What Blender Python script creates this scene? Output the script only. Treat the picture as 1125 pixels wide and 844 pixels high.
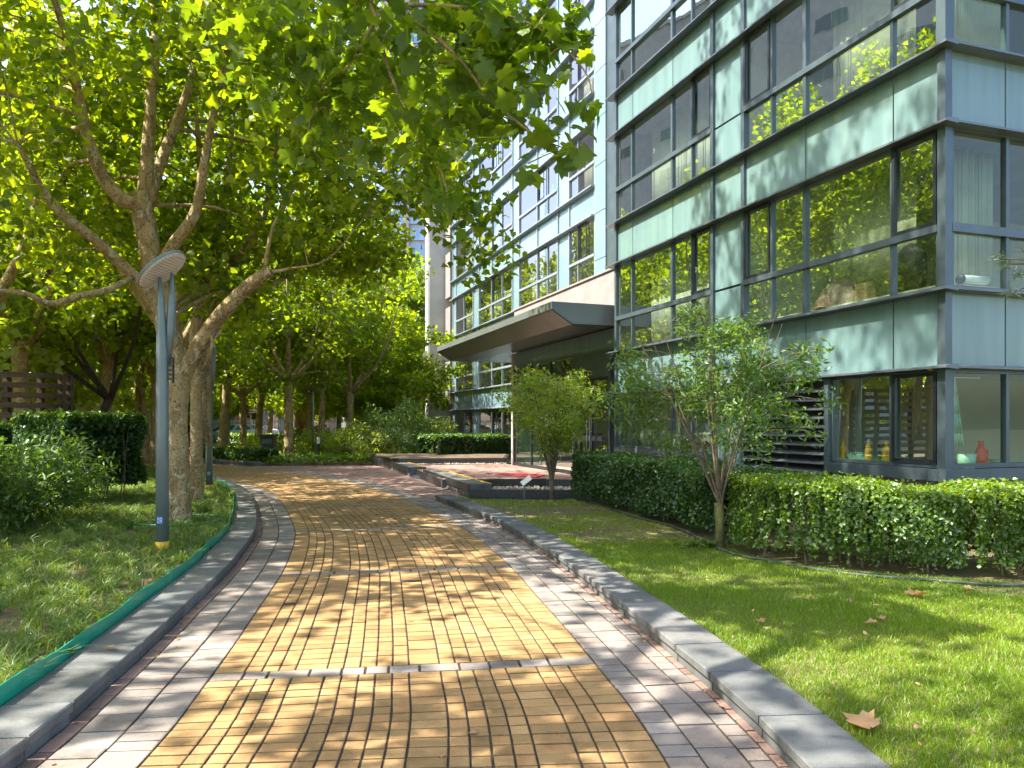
import bpy, math, random
import numpy as np
from mathutils import Vector
R = math.radians
rng = np.random.default_rng(7)
random.seed(7)
for o in list(bpy.data.objects): bpy.data.objects.remove(o)
sc = bpy.context.scene
col = sc.collection

# ------------------------------------------------------------------ camera
EYE = 1.6
cam = bpy.data.cameras.new('camera'); camo = bpy.data.objects.new('camera', cam); col.objects.link(camo)
camo.location = (0, 0, EYE); camo.rotation_euler = (R(90), 0, 0)
cam.sensor_width = 34.6; cam.lens = 26.0; cam.shift_y = 0.0382
cam.clip_end = 3000; cam.clip_start = 0.05
sc.camera = camo
# ------------------------------------------------------------------ world, sun, exposure
SUN_EL = R(54)
SUN_H = Vector((-0.985, -0.17, 0)).normalized()          # horizontal direction towards the sun
w = bpy.data.worlds.new('World'); sc.world = w; w.use_nodes = True
nt = w.node_tree; bgn = nt.nodes['Background']
sky = nt.nodes.new('ShaderNodeTexSky'); sky.sky_type = 'NISHITA'; sky.sun_disc = False
sky.sun_elevation = SUN_EL; sky.sun_rotation = math.atan2(SUN_H.x, SUN_H.y)
sky.air_density = 1.0; sky.dust_density = 3.0; sky.ozone_density = 1.0
nt.links.new(sky.outputs[0], bgn.inputs[0]); bgn.inputs[1].default_value = 0.15
sl = bpy.data.lights.new('sun', 'SUN'); sl.energy = 4.4; sl.angle = R(0.53); sl.color = (1, 0.93, 0.8)
so = bpy.data.objects.new('sun', sl); col.objects.link(so)
sd = Vector((SUN_H.x*math.cos(SUN_EL), SUN_H.y*math.cos(SUN_EL), math.sin(SUN_EL)))
so.rotation_euler = sd.to_track_quat('Z', 'Y').to_euler()
sc.view_settings.view_transform = 'Standard'; sc.view_settings.look = 'None'
sc.view_settings.exposure = 1.88; sc.view_settings.gamma = 1.0
sc.view_settings.use_curve_mapping = False
sc.cycles.max_bounces = 7; sc.cycles.diffuse_bounces = 4; sc.cycles.glossy_bounces = 3
sc.cycles.transmission_bounces = 4; sc.cycles.transparent_max_bounces = 8
sc.cycles.use_denoising = True
sc.cycles.caustics_reflective = False; sc.cycles.caustics_refractive = False

# ------------------------------------------------------------------ helpers
def px(x, y, Y):            # a photo pixel at depth Y -> world point
    return np.array([(x-562.5)/845*Y, Y, EYE+(465-y)/845*Y])
def gp(x, y, z=0.0):        # a photo pixel on the level z
    Y = (EYE-z)*845/(y-465); return ((x-562.5)/845*Y, Y)

def tag(o, label=None, cat=None, group=None, kind=None):
    if label: o['label'] = label
    if cat: o['category'] = cat
    if group: o['group'] = group
    if kind: o['kind'] = kind
    return o
def empty(name, loc=(0,0,0), rz=0.0, **k):
    o = bpy.data.objects.new(name, None); col.objects.link(o)
    o.location = loc; o.rotation_euler = (0, 0, rz); o.empty_display_size = .2
    return tag(o, **k)
def link(name, me, m, parent=None, loc=None):
    o = bpy.data.objects.new(name, me); col.objects.link(o)
    if m is not None:
        for mm in (m if isinstance(m, (list, tuple)) else [m]): me.materials.append(mm)
    if parent is not None: o.parent = parent
    if loc is not None: o.location = loc
    return o
def copy_tree(o, parent=None):
    c = o.copy(); col.objects.link(c)
    if parent is not None: c.parent = parent
    for ch in list(o.children): copy_tree(ch, c)
    return c

class MB:
    def __init__(s): s.v = []; s.f = []; s.t = []; s.smooth = False
    def box(s, x0, x1, y0, y1, z0, z1, t=0.5):
        n = len(s.v)
        s.v += [(x0,y0,z0),(x1,y0,z0),(x1,y1,z0),(x0,y1,z0),(x0,y0,z1),(x1,y0,z1),(x1,y1,z1),(x0,y1,z1)]
        for q in ((0,3,2,1),(4,5,6,7),(0,1,5,4),(1,2,6,5),(2,3,7,6),(3,0,4,7)): s.f.append(tuple(n+i for i in q)); s.t.append(t)
        return s
    def poly(s, pts, t=0.5):
        n = len(s.v); s.v += [tuple(p) for p in pts]; s.f.append(tuple(range(n, n+len(pts)))); s.t.append(t); return s
    def prism(s, pts, z0, z1, t=0.5):           # vertical prism over a 2-D outline
        n = len(s.v); k = len(pts)
        s.v += [(p[0],p[1],z0) for p in pts] + [(p[0],p[1],z1) for p in pts]
        s.f.append(tuple(range(n+k-1, n-1, -1))); s.f.append(tuple(range(n+k, n+2*k)))
        for i in range(k): s.f.append((n+i, n+(i+1)%k, n+k+(i+1)%k, n+k+i))
        s.t += [t]*(k+2); return s
    def sweep_y(s, prof, y0, y1, t=0.5):        # profile (x,z) swept along y
        n = len(s.v); k = len(prof)
        s.v += [(p[0],y0,p[1]) for p in prof] + [(p[0],y1,p[1]) for p in prof]
        s.f.append(tuple(range(n, n+k))); s.f.append(tuple(range(n+2*k-1, n+k-1, -1)))
        for i in range(k): s.f.append((n+i, n+k+i, n+k+(i+1)%k, n+(i+1)%k))
        s.t += [t]*(k+2); return s
    def tube(s, pts, rad, sides=8, t=0.5, jit=0.0, closed=True):
        pts = [np.array(p, float) for p in pts]; m = len(pts)
        if not hasattr(rad, '__len__'): rad = [rad]*m
        n0 = len(s.v); prev = None
        for i, p in enumerate(pts):
            d = pts[min(i+1,m-1)]-pts[max(i-1,0)]; d = d/(np.linalg.norm(d)+1e-9)
            if prev is None:
                a = np.array([1,0,0]) if abs(d[0]) < .8 else np.array([0,1,0])
                a = a-d*np.dot(a,d)
            else: a = prev-d*np.dot(prev,d)
            a /= np.linalg.norm(a)+1e-9; prev = a; b = np.cross(d, a)
            for k in range(sides):
                an = 2*math.pi*k/sides; r = rad[i]*(1+jit*(random.random()-.5))
                s.v.append(tuple(p+a*math.cos(an)*r+b*math.sin(an)*r))
        for i in range(m-1):
            for k in range(sides):
                q = n0+i*sides
                s.f.append((q+k, q+(k+1)%sides, q+sides+(k+1)%sides, q+sides+k)); s.t.append(t)
        if closed:
            s.f.append(tuple(n0+k for k in range(sides-1,-1,-1))); s.t.append(t)
            s.f.append(tuple(n0+(m-1)*sides+k for k in range(sides))); s.t.append(t)
        return s
    def lathe(s, prof, c=(0,0,0), sides=20, t=0.5):  # profile (r,z)
        return s.tube([(c[0],c[1],c[2]+z) for r,z in prof], [r for r,z in prof], sides, t)
    def mesh(s, name, smooth=False):
        me = bpy.data.meshes.new(name); me.from_pydata(s.v, [], s.f)
        a = me.attributes.new('tint', 'FLOAT', 'FACE'); a.data.foreach_set('value', np.array(s.t, dtype=np.float32))
        if smooth: me.polygons.foreach_set('use_smooth', [True]*len(me.polygons))
        me.update(); return me
    def build(s, name, m, parent=None, smooth=False, loc=None):
        return link(name, s.mesh(name, smooth), m, parent, loc)

def np_mesh(name, V, F, tint=None, smooth=False):   # uniform faces, fast
    me = bpy.data.meshes.new(name); V = np.asarray(V, np.float32); F = np.asarray(F, np.int32); k = F.shape[1]
    me.vertices.add(len(V)); me.vertices.foreach_set('co', V.ravel())
    me.loops.add(F.size); me.loops.foreach_set('vertex_index', F.ravel())
    me.polygons.add(len(F)); me.polygons.foreach_set('loop_start', np.arange(0, F.size, k, dtype=np.int32))
    if tint is not None:
        a = me.attributes.new('tint', 'FLOAT', 'FACE'); a.data.foreach_set('value', np.asarray(tint, np.float32))
    if smooth: me.polygons.foreach_set('use_smooth', np.ones(len(F), bool))
    me.update(calc_edges=True); return me

def catmull(pts, sub=4):
    P = [np.array(p, float) for p in pts]; P = [2*P[0]-P[1]]+P+[2*P[-1]-P[-2]]; out = []
    for i in range(1, len(P)-2):
        for k in range(sub):
            t = k/sub; a,b,c,d = P[i-1],P[i],P[i+1],P[i+2]
            out.append(.5*((2*b)+(-a+c)*t+(2*a-5*b+4*c-d)*t*t+(-a+3*b-3*c+d)*t**3))
    out.append(P[-2]); return out

# ------------------------------------------------------------------ materials
def newmat(name):
    m = bpy.data.materials.new(name); m.use_nodes = True; nt = m.node_tree
    b = nt.nodes['Principled BSDF']; return m, nt, b
def N(nt, t, **k):
    n = nt.nodes.new('ShaderNode'+t)
    for a, v in k.items(): setattr(n, a, v)
    return n
def mat(name, c, c2=None, rough=.6, scale=5.0, detail=6, bump=0.0, bscale=None, metal=0.0, spec=.5, stretch=None, contrast=(.35,.65), tint=0.0, coat=0):
    m, nt, b = newmat(name); b.inputs['Roughness'].default_value = rough; b.inputs['Metallic'].default_value = metal
    b.inputs['Specular IOR Level'].default_value = spec
    b.inputs['Coat Weight'].default_value = coat; b.inputs['Coat Roughness'].default_value = .03
    tc = N(nt, 'TexCoord'); mp = N(nt, 'Mapping'); nt.links.new(tc.outputs['Object'], mp.inputs[0])
    if stretch: mp.inputs['Scale'].default_value = stretch
    c2 = c2 or tuple(x*.8 for x in c)
    n = N(nt, 'TexNoise'); n.inputs['Scale'].default_value = scale; n.inputs['Detail'].default_value = detail
    nt.links.new(mp.outputs[0], n.inputs['Vector'])
    r = N(nt, 'ValToRGB'); r.color_ramp.elements[0].position = contrast[0]; r.color_ramp.elements[1].position = contrast[1]
    r.color_ramp.elements[0].color = (*c2, 1); r.color_ramp.elements[1].color = (*c, 1)
    nt.links.new(n.outputs[0], r.inputs[0]); out = r.outputs[0]
    if tint:
        at = N(nt, 'Attribute', attribute_name='tint')
        mr = N(nt, 'MapRange'); mr.inputs['To Min'].default_value = 1-tint; mr.inputs['To Max'].default_value = 1+tint
        nt.links.new(at.outputs['Fac'], mr.inputs[0])
        mx = N(nt, 'VectorMath', operation='SCALE'); nt.links.new(out, mx.inputs[0]); nt.links.new(mr.outputs[0], mx.inputs['Scale'])
        out = mx.outputs[0]
    nt.links.new(out, b.inputs['Base Color'])
    if bump:
        n2 = N(nt, 'TexNoise'); n2.inputs['Scale'].default_value = bscale or scale*6; n2.inputs['Detail'].default_value = 6
        nt.links.new(mp.outputs[0], n2.inputs['Vector'])
        bp = N(nt, 'Bump'); bp.inputs['Strength'].default_value = bump; bp.inputs['Distance'].default_value = .02
        nt.links.new(n2.outputs[0], bp.inputs['Height']); nt.links.new(bp.outputs[0], b.inputs['Normal'])
    return m
def leafmat(name, ca, cb, tr=.45, trboost=2.0, rough=.45, gloss=.06):
    """leaf: diffuse + translucent + a little gloss; 'tint' runs from ca to cb"""
    m = bpy.data.materials.new(name); m.use_nodes = True; nt = m.node_tree; nt.nodes.clear()
    at = N(nt, 'Attribute', attribute_name='tint')
    r = N(nt, 'ValToRGB'); r.color_ramp.elements[0].color = (*ca,1); r.color_ramp.elements[1].color = (*cb,1)
    nt.links.new(at.outputs['Fac'], r.inputs[0])
    d = N(nt, 'BsdfDiffuse'); nt.links.new(r.outputs[0], d.inputs[0])
    t = N(nt, 'BsdfTranslucent'); mx = N(nt, 'VectorMath', operation='MULTIPLY'); mx.inputs[1].default_value = (trboost*1.25, trboost*1.1, trboost*.35)
    nt.links.new(r.outputs[0], mx.inputs[0]); nt.links.new(mx.outputs[0], t.inputs[0])
    ms = N(nt, 'MixShader'); ms.inputs[0].default_value = tr; nt.links.new(d.outputs[0], ms.inputs[1]); nt.links.new(t.outputs[0], ms.inputs[2])
    g = N(nt, 'BsdfGlossy'); g.inputs['Roughness'].default_value = rough; g.inputs['Color'].default_value = (.9,.95,1,1)
    m2 = N(nt, 'MixShader'); m2.inputs[0].default_value = gloss; nt.links.new(ms.outputs[0], m2.inputs[1]); nt.links.new(g.outputs[0], m2.inputs[2])
    o = N(nt, 'OutputMaterial'); nt.links.new(m2.outputs[0], o.inputs[0]); return m
def glassmat(name, tint=(.86,.97,.89), refl=(.93,1,.95), f0=.06, rough=.0, f1=.52):
    m = bpy.data.materials.new(name); m.use_nodes = True; nt = m.node_tree; nt.nodes.clear()
    tr = N(nt, 'BsdfTransparent'); tr.inputs[0].default_value = (*tint,1)
    g = N(nt, 'BsdfGlossy'); g.inputs['Roughness'].default_value = rough; g.inputs['Color'].default_value = (*refl,1)
    lw = N(nt, 'Fresnel'); lw.inputs['IOR'].default_value = 1.5
    geo = N(nt, 'NewGeometry'); 
    mr = N(nt, 'MapRange'); mr.inputs['From Min'].default_value = .04; mr.inputs['To Min'].default_value = f0; mr.inputs['To Max'].default_value = f1
    nt.links.new(lw.outputs[0], mr.inputs[0])
    tc = N(nt, 'TexCoord'); no = N(nt, 'TexNoise'); no.inputs['Scale'].default_value = 1.3; no.inputs['Detail'].default_value = 1
    nt.links.new(tc.outputs['Object'], no.inputs['Vector'])
    bp = N(nt, 'Bump'); bp.inputs['Strength'].default_value = .03; bp.inputs['Distance'].default_value = .05
    nt.links.new(no.outputs[0], bp.inputs['Height']); nt.links.new(bp.outputs[0], g.inputs['Normal'])
    ms = N(nt, 'MixShader'); nt.links.new(mr.outputs[0], ms.inputs[0]); nt.links.new(tr.outputs[0], ms.inputs[1]); nt.links.new(g.outputs[0], ms.inputs[2])
    o = N(nt, 'OutputMaterial'); nt.links.new(ms.outputs[0], o.inputs[0]); return m

M = {}
M['soil'] = mat('soil', (.16,.115,.07), (.07,.05,.03), .95, 3, bump=.6, bscale=30)
M['drygrass'] = mat('lawn_soil', (.15,.14,.05), (.11,.085,.04), .95, 2.2, bump=.6, bscale=60)
M['farground'] = mat('farground', (.10,.11,.04), (.13,.11,.06), .95, .4)
M['grout'] = mat('grout', (.05,.042,.032), (.03,.025,.02), .95, 8, bump=.4, bscale=80)
def brickmat(name, c, c2, tint):
    m, nt, b = newmat(name); b.inputs['Roughness'].default_value = .82; b.inputs['Specular IOR Level'].default_value = .3
    tc = N(nt, 'TexCoord'); L = nt.links.new
    def noi(sc_, det, lo, hi, a, b_):
        n = N(nt, 'TexNoise'); n.inputs['Scale'].default_value = sc_; n.inputs['Detail'].default_value = det; n.inputs['Roughness'].default_value = .65
        L(tc.outputs['Object'], n.inputs['Vector']); r = N(nt, 'ValToRGB'); r.color_ramp.elements[0].position = lo; r.color_ramp.elements[1].position = hi
        r.color_ramp.elements[0].color = (*a,1); r.color_ramp.elements[1].color = (*b_,1); L(n.outputs[0], r.inputs[0]); return r.outputs[0]
    def mul(x, y): v = N(nt, 'VectorMath', operation='MULTIPLY'); L(x, v.inputs[0]); L(y, v.inputs[1]); return v.outputs[0]
    at = N(nt, 'Attribute', attribute_name='tint'); r = N(nt, 'ValToRGB'); e = r.color_ramp.elements
    e[0].color = (*[x*(1-tint) for x in c2],1); e[1].color = (*[min(1,x*(1+tint*.6)) for x in c],1)
    k = e.new(.5); k.color = (*[(x+y)/2 for x,y in zip(c,c2)],1); k = e.new(.8); k.color = (c[0]*1.0,c[1]*.9,c[2]*.85,1)
    L(at.outputs['Fac'], r.inputs[0])
    o = mul(r.outputs[0], noi(.55, 5, .30, .62, (.70,.69,.70), (1,1,1)))      # broad worn and dirty areas
    o = mul(o, noi(4.5, 8, .30, .52, (.62,.60,.58), (1,1,1)))                  # stains
    o = mul(o, noi(120, 4, .30, .60, (.80,.80,.80), (1.04,1.04,1.04)))         # grain
    L(o, b.inputs['Base Color'])
    n2 = N(nt, 'TexNoise'); n2.inputs['Scale'].default_value = 90; n2.inputs['Detail'].default_value = 5; L(tc.outputs['Object'], n2.inputs['Vector'])
    bp = N(nt, 'Bump'); bp.inputs['Strength'].default_value = .4; bp.inputs['Distance'].default_value = .01; L(n2.outputs[0], bp.inputs['Height']); L(bp.outputs[0], b.inputs['Normal'])
    return m
M['brick_yellow'] = brickmat('brick_yellow', (.47,.30,.135), (.39,.245,.105), .2)
M['brick_grey'] = brickmat('brick_grey', (.33,.295,.265), (.245,.215,.195), .24)
M['brick_pink'] = brickmat('brick_pink', (.36,.24,.20), (.28,.19,.16), .22)
M['kerb'] = brickmat('kerb_stone', (.215,.225,.225), (.15,.16,.16), .22)
M['granite'] = mat('dark_granite', (.05,.055,.06), (.03,.032,.035), .35, 20, bump=.05)
M['pale_pave'] = mat('pale_pave', (.5,.45,.38), (.4,.35,.3), .85, 2)
M['asphalt'] = mat('asphalt', (.07,.07,.07), (.05,.05,.05), .9, 3)
M['gravel'] = mat('gravel', (.42,.38,.32), (.26,.23,.19), .9, 25, tint=.35)
def barkmat(name, c1, c2, c3, speck):
    m, nt, b = newmat(name); b.inputs['Roughness'].default_value = .85; L = nt.links.new
    tc = N(nt, 'TexCoord')
    def noi(sc_, det, lo, hi, a, b_, z=1.0, dist=0):
        mp = N(nt, 'Mapping'); mp.inputs['Scale'].default_value = (1,1,z); L(tc.outputs['Object'], mp.inputs[0])
        n = N(nt, 'TexNoise'); n.inputs['Scale'].default_value = sc_; n.inputs['Detail'].default_value = det; n.inputs['Distortion'].default_value = dist
        L(mp.outputs[0], n.inputs['Vector']); r = N(nt, 'ValToRGB'); r.color_ramp.elements[0].position = lo; r.color_ramp.elements[1].position = hi
        r.color_ramp.elements[0].color = (*a,1); r.color_ramp.elements[1].color = (*b_,1); L(n.outputs[0], r.inputs[0]); return r.outputs[0], n.outputs[0]
    def mul(x, y): v = N(nt, 'VectorMath', operation='MULTIPLY'); L(x, v.inputs[0]); L(y, v.inputs[1]); return v.outputs[0]
    base, _ = noi(3.0, 3, .44, .50, c2, c1, .6, .8)
    patch, f = noi(7.0, 2, .55, .585, (0,0,0), (1,1,1), .7, 1.2)
    mx = N(nt, 'Mix', data_type='RGBA'); L(patch, mx.inputs[0]); L(base, mx.inputs[6]); mx.inputs[7].default_value = (*c3,1)
    o = mul(mx.outputs[2], noi(42, 3, .34, .44, speck, (1,1,1), .8)[0]); o = mul(o, noi(14, 6, .3, .6, (.72,.70,.66), (1,1,1), .3)[0])
    L(o, b.inputs['Base Color'])
    hh = noi(30, 8, .3, .7, (0,0,0), (1,1,1), .6)[0]; ad = N(nt, 'VectorMath', operation='ADD'); L(hh, ad.inputs[0]); L(patch, ad.inputs[1])
    bp = N(nt, 'Bump'); bp.inputs['Strength'].default_value = .7; bp.inputs['Distance'].default_value = .015; L(ad.outputs[0], bp.inputs['Height']); L(bp.outputs[0], b.inputs['Normal'])
    return m
M['bark'] = barkmat('plane_bark', (.44,.315,.15), (.31,.215,.10), (.50,.42,.26), (.30,.25,.2))
M['bark2'] = mat('brown_bark', (.24,.17,.10), (.11,.08,.05), .9, 9, bump=.9, bscale=30, stretch=(1,1,.3))
M['bark_moss'] = mat('mossy_bark', (.16,.19,.05), (.13,.10,.05), .9, 14, bump=.8, bscale=40)
M['bark_dark'] = mat('dark_bark', (.07,.055,.04), (.035,.03,.025), .9, 9, bump=.8, stretch=(1,1,.3))
M['stem'] = mat('shrub_stem', (.22,.17,.11), (.12,.09,.06), .85, 12, bump=.4)
M['leaf_plane'] = leafmat('leaf_plane', (.055,.115,.008), (.215,.285,.012), .6, 2.2, gloss=.02)
M['leaf_near'] = leafmat('leaf_near', (.065,.125,.010), (.14,.21,.012), .58, 2.3, gloss=.02)
M['leaf_dark'] = leafmat('leaf_dark', (.05,.11,.015), (.11,.18,.02), .5, 2.0)
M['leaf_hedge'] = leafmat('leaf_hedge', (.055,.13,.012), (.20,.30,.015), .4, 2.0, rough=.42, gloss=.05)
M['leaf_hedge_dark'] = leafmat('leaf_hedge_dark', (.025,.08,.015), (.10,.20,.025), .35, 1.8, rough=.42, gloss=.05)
M['leaf_shrub'] = leafmat('leaf_shrub', (.06,.13,.025), (.12,.21,.035), .45, 1.8, gloss=.04)
M['leaf_lime'] = leafmat('leaf_lime', (.16,.24,.02), (.30,.39,.03), .52, 2.0)
M['grass'] = leafmat('grass_blade', (.10,.20,.006), (.26,.37,.015), .45, 1.8, gloss=.03)
M['cover'] = leafmat('cover_blade', (.05,.13,.02), (.21,.29,.05), .4, 1.8, gloss=.05)
M['dryleaf'] = leafmat('dry_leaf', (.38,.20,.09), (.5,.33,.17), .3, 1.3)
M['needle'] = leafmat('pine_needle', (.035,.07,.02), (.08,.12,.04), .15, 1.5)
M['frame'] = mat('alu_frame', (.095,.13,.15), (.075,.105,.12), .38, 3, metal=.35)
M['frame_dark'] = mat('dark_frame', (.03,.035,.042), (.02,.025,.03), .4, 3, metal=.3)
M['ledge'] = mat('ledge_alu', (.14,.165,.19), (.11,.13,.15), .35, 3, metal=.35)
M['spandrel'] = mat('teal_panel', (.155,.255,.255), (.115,.205,.208), .5, 1.6, stretch=(3,3,.3), coat=.7)
M['spandrel_far'] = mat('sky_tint_panel', (.19,.30,.335), (.17,.27,.31), .3, .8, coat=.6)  # paler and bluer than the near panels, sky reflection put into the colour
M['stone'] = mat('pink_stone', (.28,.25,.245), (.235,.205,.205), .7, 3, bump=.1)
M['concrete'] = mat('pale_concrete', (.46,.45,.43), (.40,.39,.37), .8, 1.0, bump=.1)
M['inside'] = mat('inside_wall', (.62,.64,.52), (.54,.56,.46), .9, 1)
M['slab'] = mat('slab', (.4,.4,.38), None, .9, 1)
M['glass'] = glassmat('window_glass')
M['glass_far'] = glassmat('window_glass_far', (.8,.85,.85), (1,.95,.97), .05, f1=.4)
M['far_metal'] = mat('far_alu', (.30,.34,.38), (.26,.30,.34), .4, 3, metal=.3)
M['curtain'] = mat('curtain', (.40,.41,.27), (.32,.33,.22), .9, 3)
M['curtain_w'] = mat('curtain_pale', (.58,.59,.50), (.5,.5,.43), .9, 3)
M['metal_canopy'] = mat('canopy_metal', (.20,.23,.23), (.17,.195,.195), .35, .8, metal=.4)
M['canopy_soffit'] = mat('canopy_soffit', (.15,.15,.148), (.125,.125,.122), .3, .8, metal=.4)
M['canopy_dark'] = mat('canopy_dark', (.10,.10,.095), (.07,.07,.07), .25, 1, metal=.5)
M['pole'] = mat('lamp_paint', (.17,.215,.215), (.145,.19,.19), .35, 3, metal=.2)
M['white'] = mat('white_paint', (.75,.75,.72), (.68,.68,.66), .5, 3)
M['black'] = mat('black', (.02,.02,.022), None, .5, 3)
M['yellow'] = mat('yellow_paint', (.75,.45,.02), (.65,.38,.02), .5, 8)
M['blue'] = mat('blue_print', (.02,.20,.60), (.02,.17,.5), .4, 5)
M['green_plastic'] = mat('green_edging', (.01,.36,.22), (.01,.28,.17), .35, 6)
M['red'] = mat('red_plastic', (.6,.05,.05), (.5,.04,.04), .4, 5)
M['redmat'] = mat('red_carpet', (.42,.05,.06), (.34,.04,.05), .95, 30)
M['teal_plastic'] = mat('mint_plastic', (.35,.62,.50), None, .35, 5)
M['towel'] = mat('green_towel', (.45,.65,.5), (.38,.58,.44), .95, 20, bump=.3)
M['wood'] = mat('dark_wood', (.10,.065,.045), (.05,.035,.025), .8, 6, bump=.5, stretch=(.3,.3,4))
M['hose'] = mat('hose', (.055,.08,.07), (.04,.06,.05), .7, 8)
M['cloth'] = mat('bed_cloth', (.4,.3,.24), (.2,.15,.13), .95, 9, bump=.4)
M['cloth2'] = mat('salmon_cloth', (.55,.33,.25), None, .95, 9)

# ------------------------------------------------------------------ path geometry
CEN = catmull([(-.30,-3),(-.36,0),(-.5,3.5),(-.66,4.9),(-.93,6.6),(-1.42,9.3),(-2.3,12.6),(-4.4,18.2),(-6.45,21.7),(-8.9,25.2),(-12.5,28.6),(-18,31.6),(-27,33.5),(-40,34.5)], 10)
C = np.array(CEN); seg = np.linalg.norm(np.diff(C, axis=0), axis=1); S = np.concatenate([[0], np.cumsum(seg)])
T = np.gradient(C, axis=0); T /= np.linalg.norm(T, axis=1)[:,None]
S0 = float(np.interp(4.88, C[:,1], S))        # s at the first grey crossing row
def pathpt(s, off):      # off > 0 is to the right of travel
    x = np.interp(s, S, C[:,0]); y = np.interp(s, S, C[:,1]); tx = np.interp(s, S, T[:,0]); ty = np.interp(s, S, T[:,1])
    l = math.hypot(tx, ty); tx /= l; ty /= l
    return np.array([x+ty*off, y-tx*off])
YH, GW = 1.235, .57
EDGE = YH+GW
SMAX = S[-1]

# base sheets
g = MB(); g.poly([(-400,-60,-.03),(400,-60,-.03),(400,900,-.03),(-400,900,-.03)]); tag(g.build('ground', M['farground']), kind='structure')
g = MB(); ss = np.arange(0, SMAX, .5)
for i in range(len(ss)-1):
    a, b = pathpt(ss[i], -EDGE-.02), pathpt(ss[i], EDGE+.02); c, d = pathpt(ss[i+1], EDGE+.02), pathpt(ss[i+1], -EDGE-.02)
    g.poly([(*a,-.010),(*b,-.010),(*c,-.010),(*d,-.010)])
tag(g.build('path_bed', M['grout']), kind='structure')

def brick(mb, s0, s1, o0, o1, gj=.006, gl=.008, z=0.0):
    s0 += gj; s1 -= gj; o0 += gl; o1 -= gl; c = .006
    dz = z+random.gauss(0,.0013); t = random.random()
    s0 += random.uniform(0,.0015); o0 += random.uniform(0,.002); o1 -= random.uniform(0,.0015)
    P = [pathpt(s0,o0),pathpt(s0,o1),pathpt(s1,o1),pathpt(s1,o0)]
    q = [pathpt(s0+c,o0+c),pathpt(s0+c,o1-c),pathpt(s1-c,o1-c),pathpt(s1-c,o0+c)]
    n = len(mb.v); mb.v += [(*p,-.012) for p in P]+[(*p,dz-.003) for p in P]+[(*p,dz) for p in q]
    mb.f.append((n+8,n+9,n+10,n+11)); mb.t.append(t)
    for a in (0,4):
        for i in range(4): j=(i+1)%4; mb.f.append((n+a+i,n+a+j,n+a+4+j,n+a+4+i)); mb.t.append(t)
yb, gb, rb = MB(), MB(), MB()
SEND = float(np.interp(30.5, C[:,1], S))
RH = .116
WD = [.19,.105,.105,.105,.2,.105,.105,.105,.105,.105,.2,.105,.105,.105,.105,.2,.105,.105,.19]; WD = np.cumsum([0]+WD); WD = WD/WD[-1]*2*YH-YH
s = S0-RH*58; k = -58
while s < SEND:
    far = s > S0+20
    rh = RH
    iscross = (k % 29) == 0
    if iscross: rh = .15
    if iscross:
        o = -YH
        while o < YH-.05:
            wd = random.choice([.15,.2,.26,.2]); e = min(o+wd, YH)
            if YH-e < .08: e = YH
            brick(gb, s, s+rh, o, e); o = e
    else:
        for j in range(19):
            if random.random() < .0015: continue
            brick(yb, s+random.uniform(-.0015,.0015), s+rh, WD[j], WD[j+1], gj=.0068, gl=.0054)
    s += rh; k += 1
for (o0,o1,mb_,lens) in ((-EDGE,-EDGE+.10,rb,[.3,.2]),(-EDGE+.10,-EDGE+.34,gb,[.13,.26,.13,.3]),(-EDGE+.34,-YH,gb,[.13,.13,.26]),
                         (YH,YH+.18,gb,[.13,.13,.13]),(YH+.18,YH+.39,gb,[.26,.26,.15]),(YH+.39,YH+.51,gb,[.13,.14]),(YH+.51,EDGE,rb,[.13])):
    s = S0-7
    while s < SEND:
        l = random.choice(lens); brick(mb_, s, s+l, o0, o1, gj=.006, gl=.006); s += l
tag(yb.build('path_yellow_bricks', M['brick_yellow']), kind='structure')
tag(gb.build('path_grey_stones', M['brick_grey']), kind='structure')
tag(rb.build('path_pink_bricks', M['brick_pink']), kind='structure')
g = MB(); ss = np.arange(SEND, SMAX, .8)
for i in range(len(ss)-1):
    a, b = pathpt(ss[i], -EDGE), pathpt(ss[i], EDGE); c, d = pathpt(ss[i+1], EDGE), pathpt(ss[i+1], -EDGE)
    g.poly([(*a,-.003),(*b,-.003),(*c,-.003),(*d,-.003)])
tag(g.build('far_path', M['pale_pave']), kind='structure')

def kerb_run(name, off0, off1, sa, sb, h, L=.58, bed=True):
    mb = MB(); s = sa
    while s < sb-.1:
        e = min(s+L, sb); t = random.random(); gj = random.uniform(.005,.010)
        A=[pathpt(s+gj,off0),pathpt(s+gj,off1),pathpt(e-gj,off1),pathpt(e-gj,off0)]
        lip = .02 if off1 > off0 else -.02
        hh = h+random.uniform(-.0025,.0025)
        B=[pathpt(s+gj,off0-lip),pathpt(s+gj,off1),pathpt(e-gj,off1),pathpt(e-gj,off0-lip)]
        def ring(P, z): 
            n=len(mb.v); mb.v += [(*p,z) for p in P]; return n
        if lip < 0: A=A[::-1]; B=B[::-1]
        r=[ring(A,-.03),ring(A,hh-.055),ring(B,hh-.05),ring(B,hh-.008)]
        ce = sum(B)/4; Bi=[ce+(p-ce)*(1-.012/max(np.linalg.norm(p-ce),.1)) for p in B]; r.append(ring(Bi,hh))
        for a in range(4):
            for i in range(4): j=(i+1)%4; mb.f.append((r[a]+i,r[a]+j,r[a+1]+j,r[a+1]+i)); mb.t.append(t)
        mb.f.append(tuple(r[4]+i for i in range(4))); mb.t.append(t)
        s = e
    return tag(mb.build(name, M['kerb']), kind='structure')
KW = .33; KH = .11
SA = float(np.interp(-2, C[:,1], S))
SL_END = S[-1]-8
kerb_run('kerb', -EDGE, -EDGE-KW, SA, SL_END, KH)
SR_END = float(np.interp(15.4, C[:,1], S))
kerb_run('kerb', EDGE, EDGE+KW, SA, SR_END, KH)
SF0 = float(np.interp(27.2, C[:,1], S))
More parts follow.
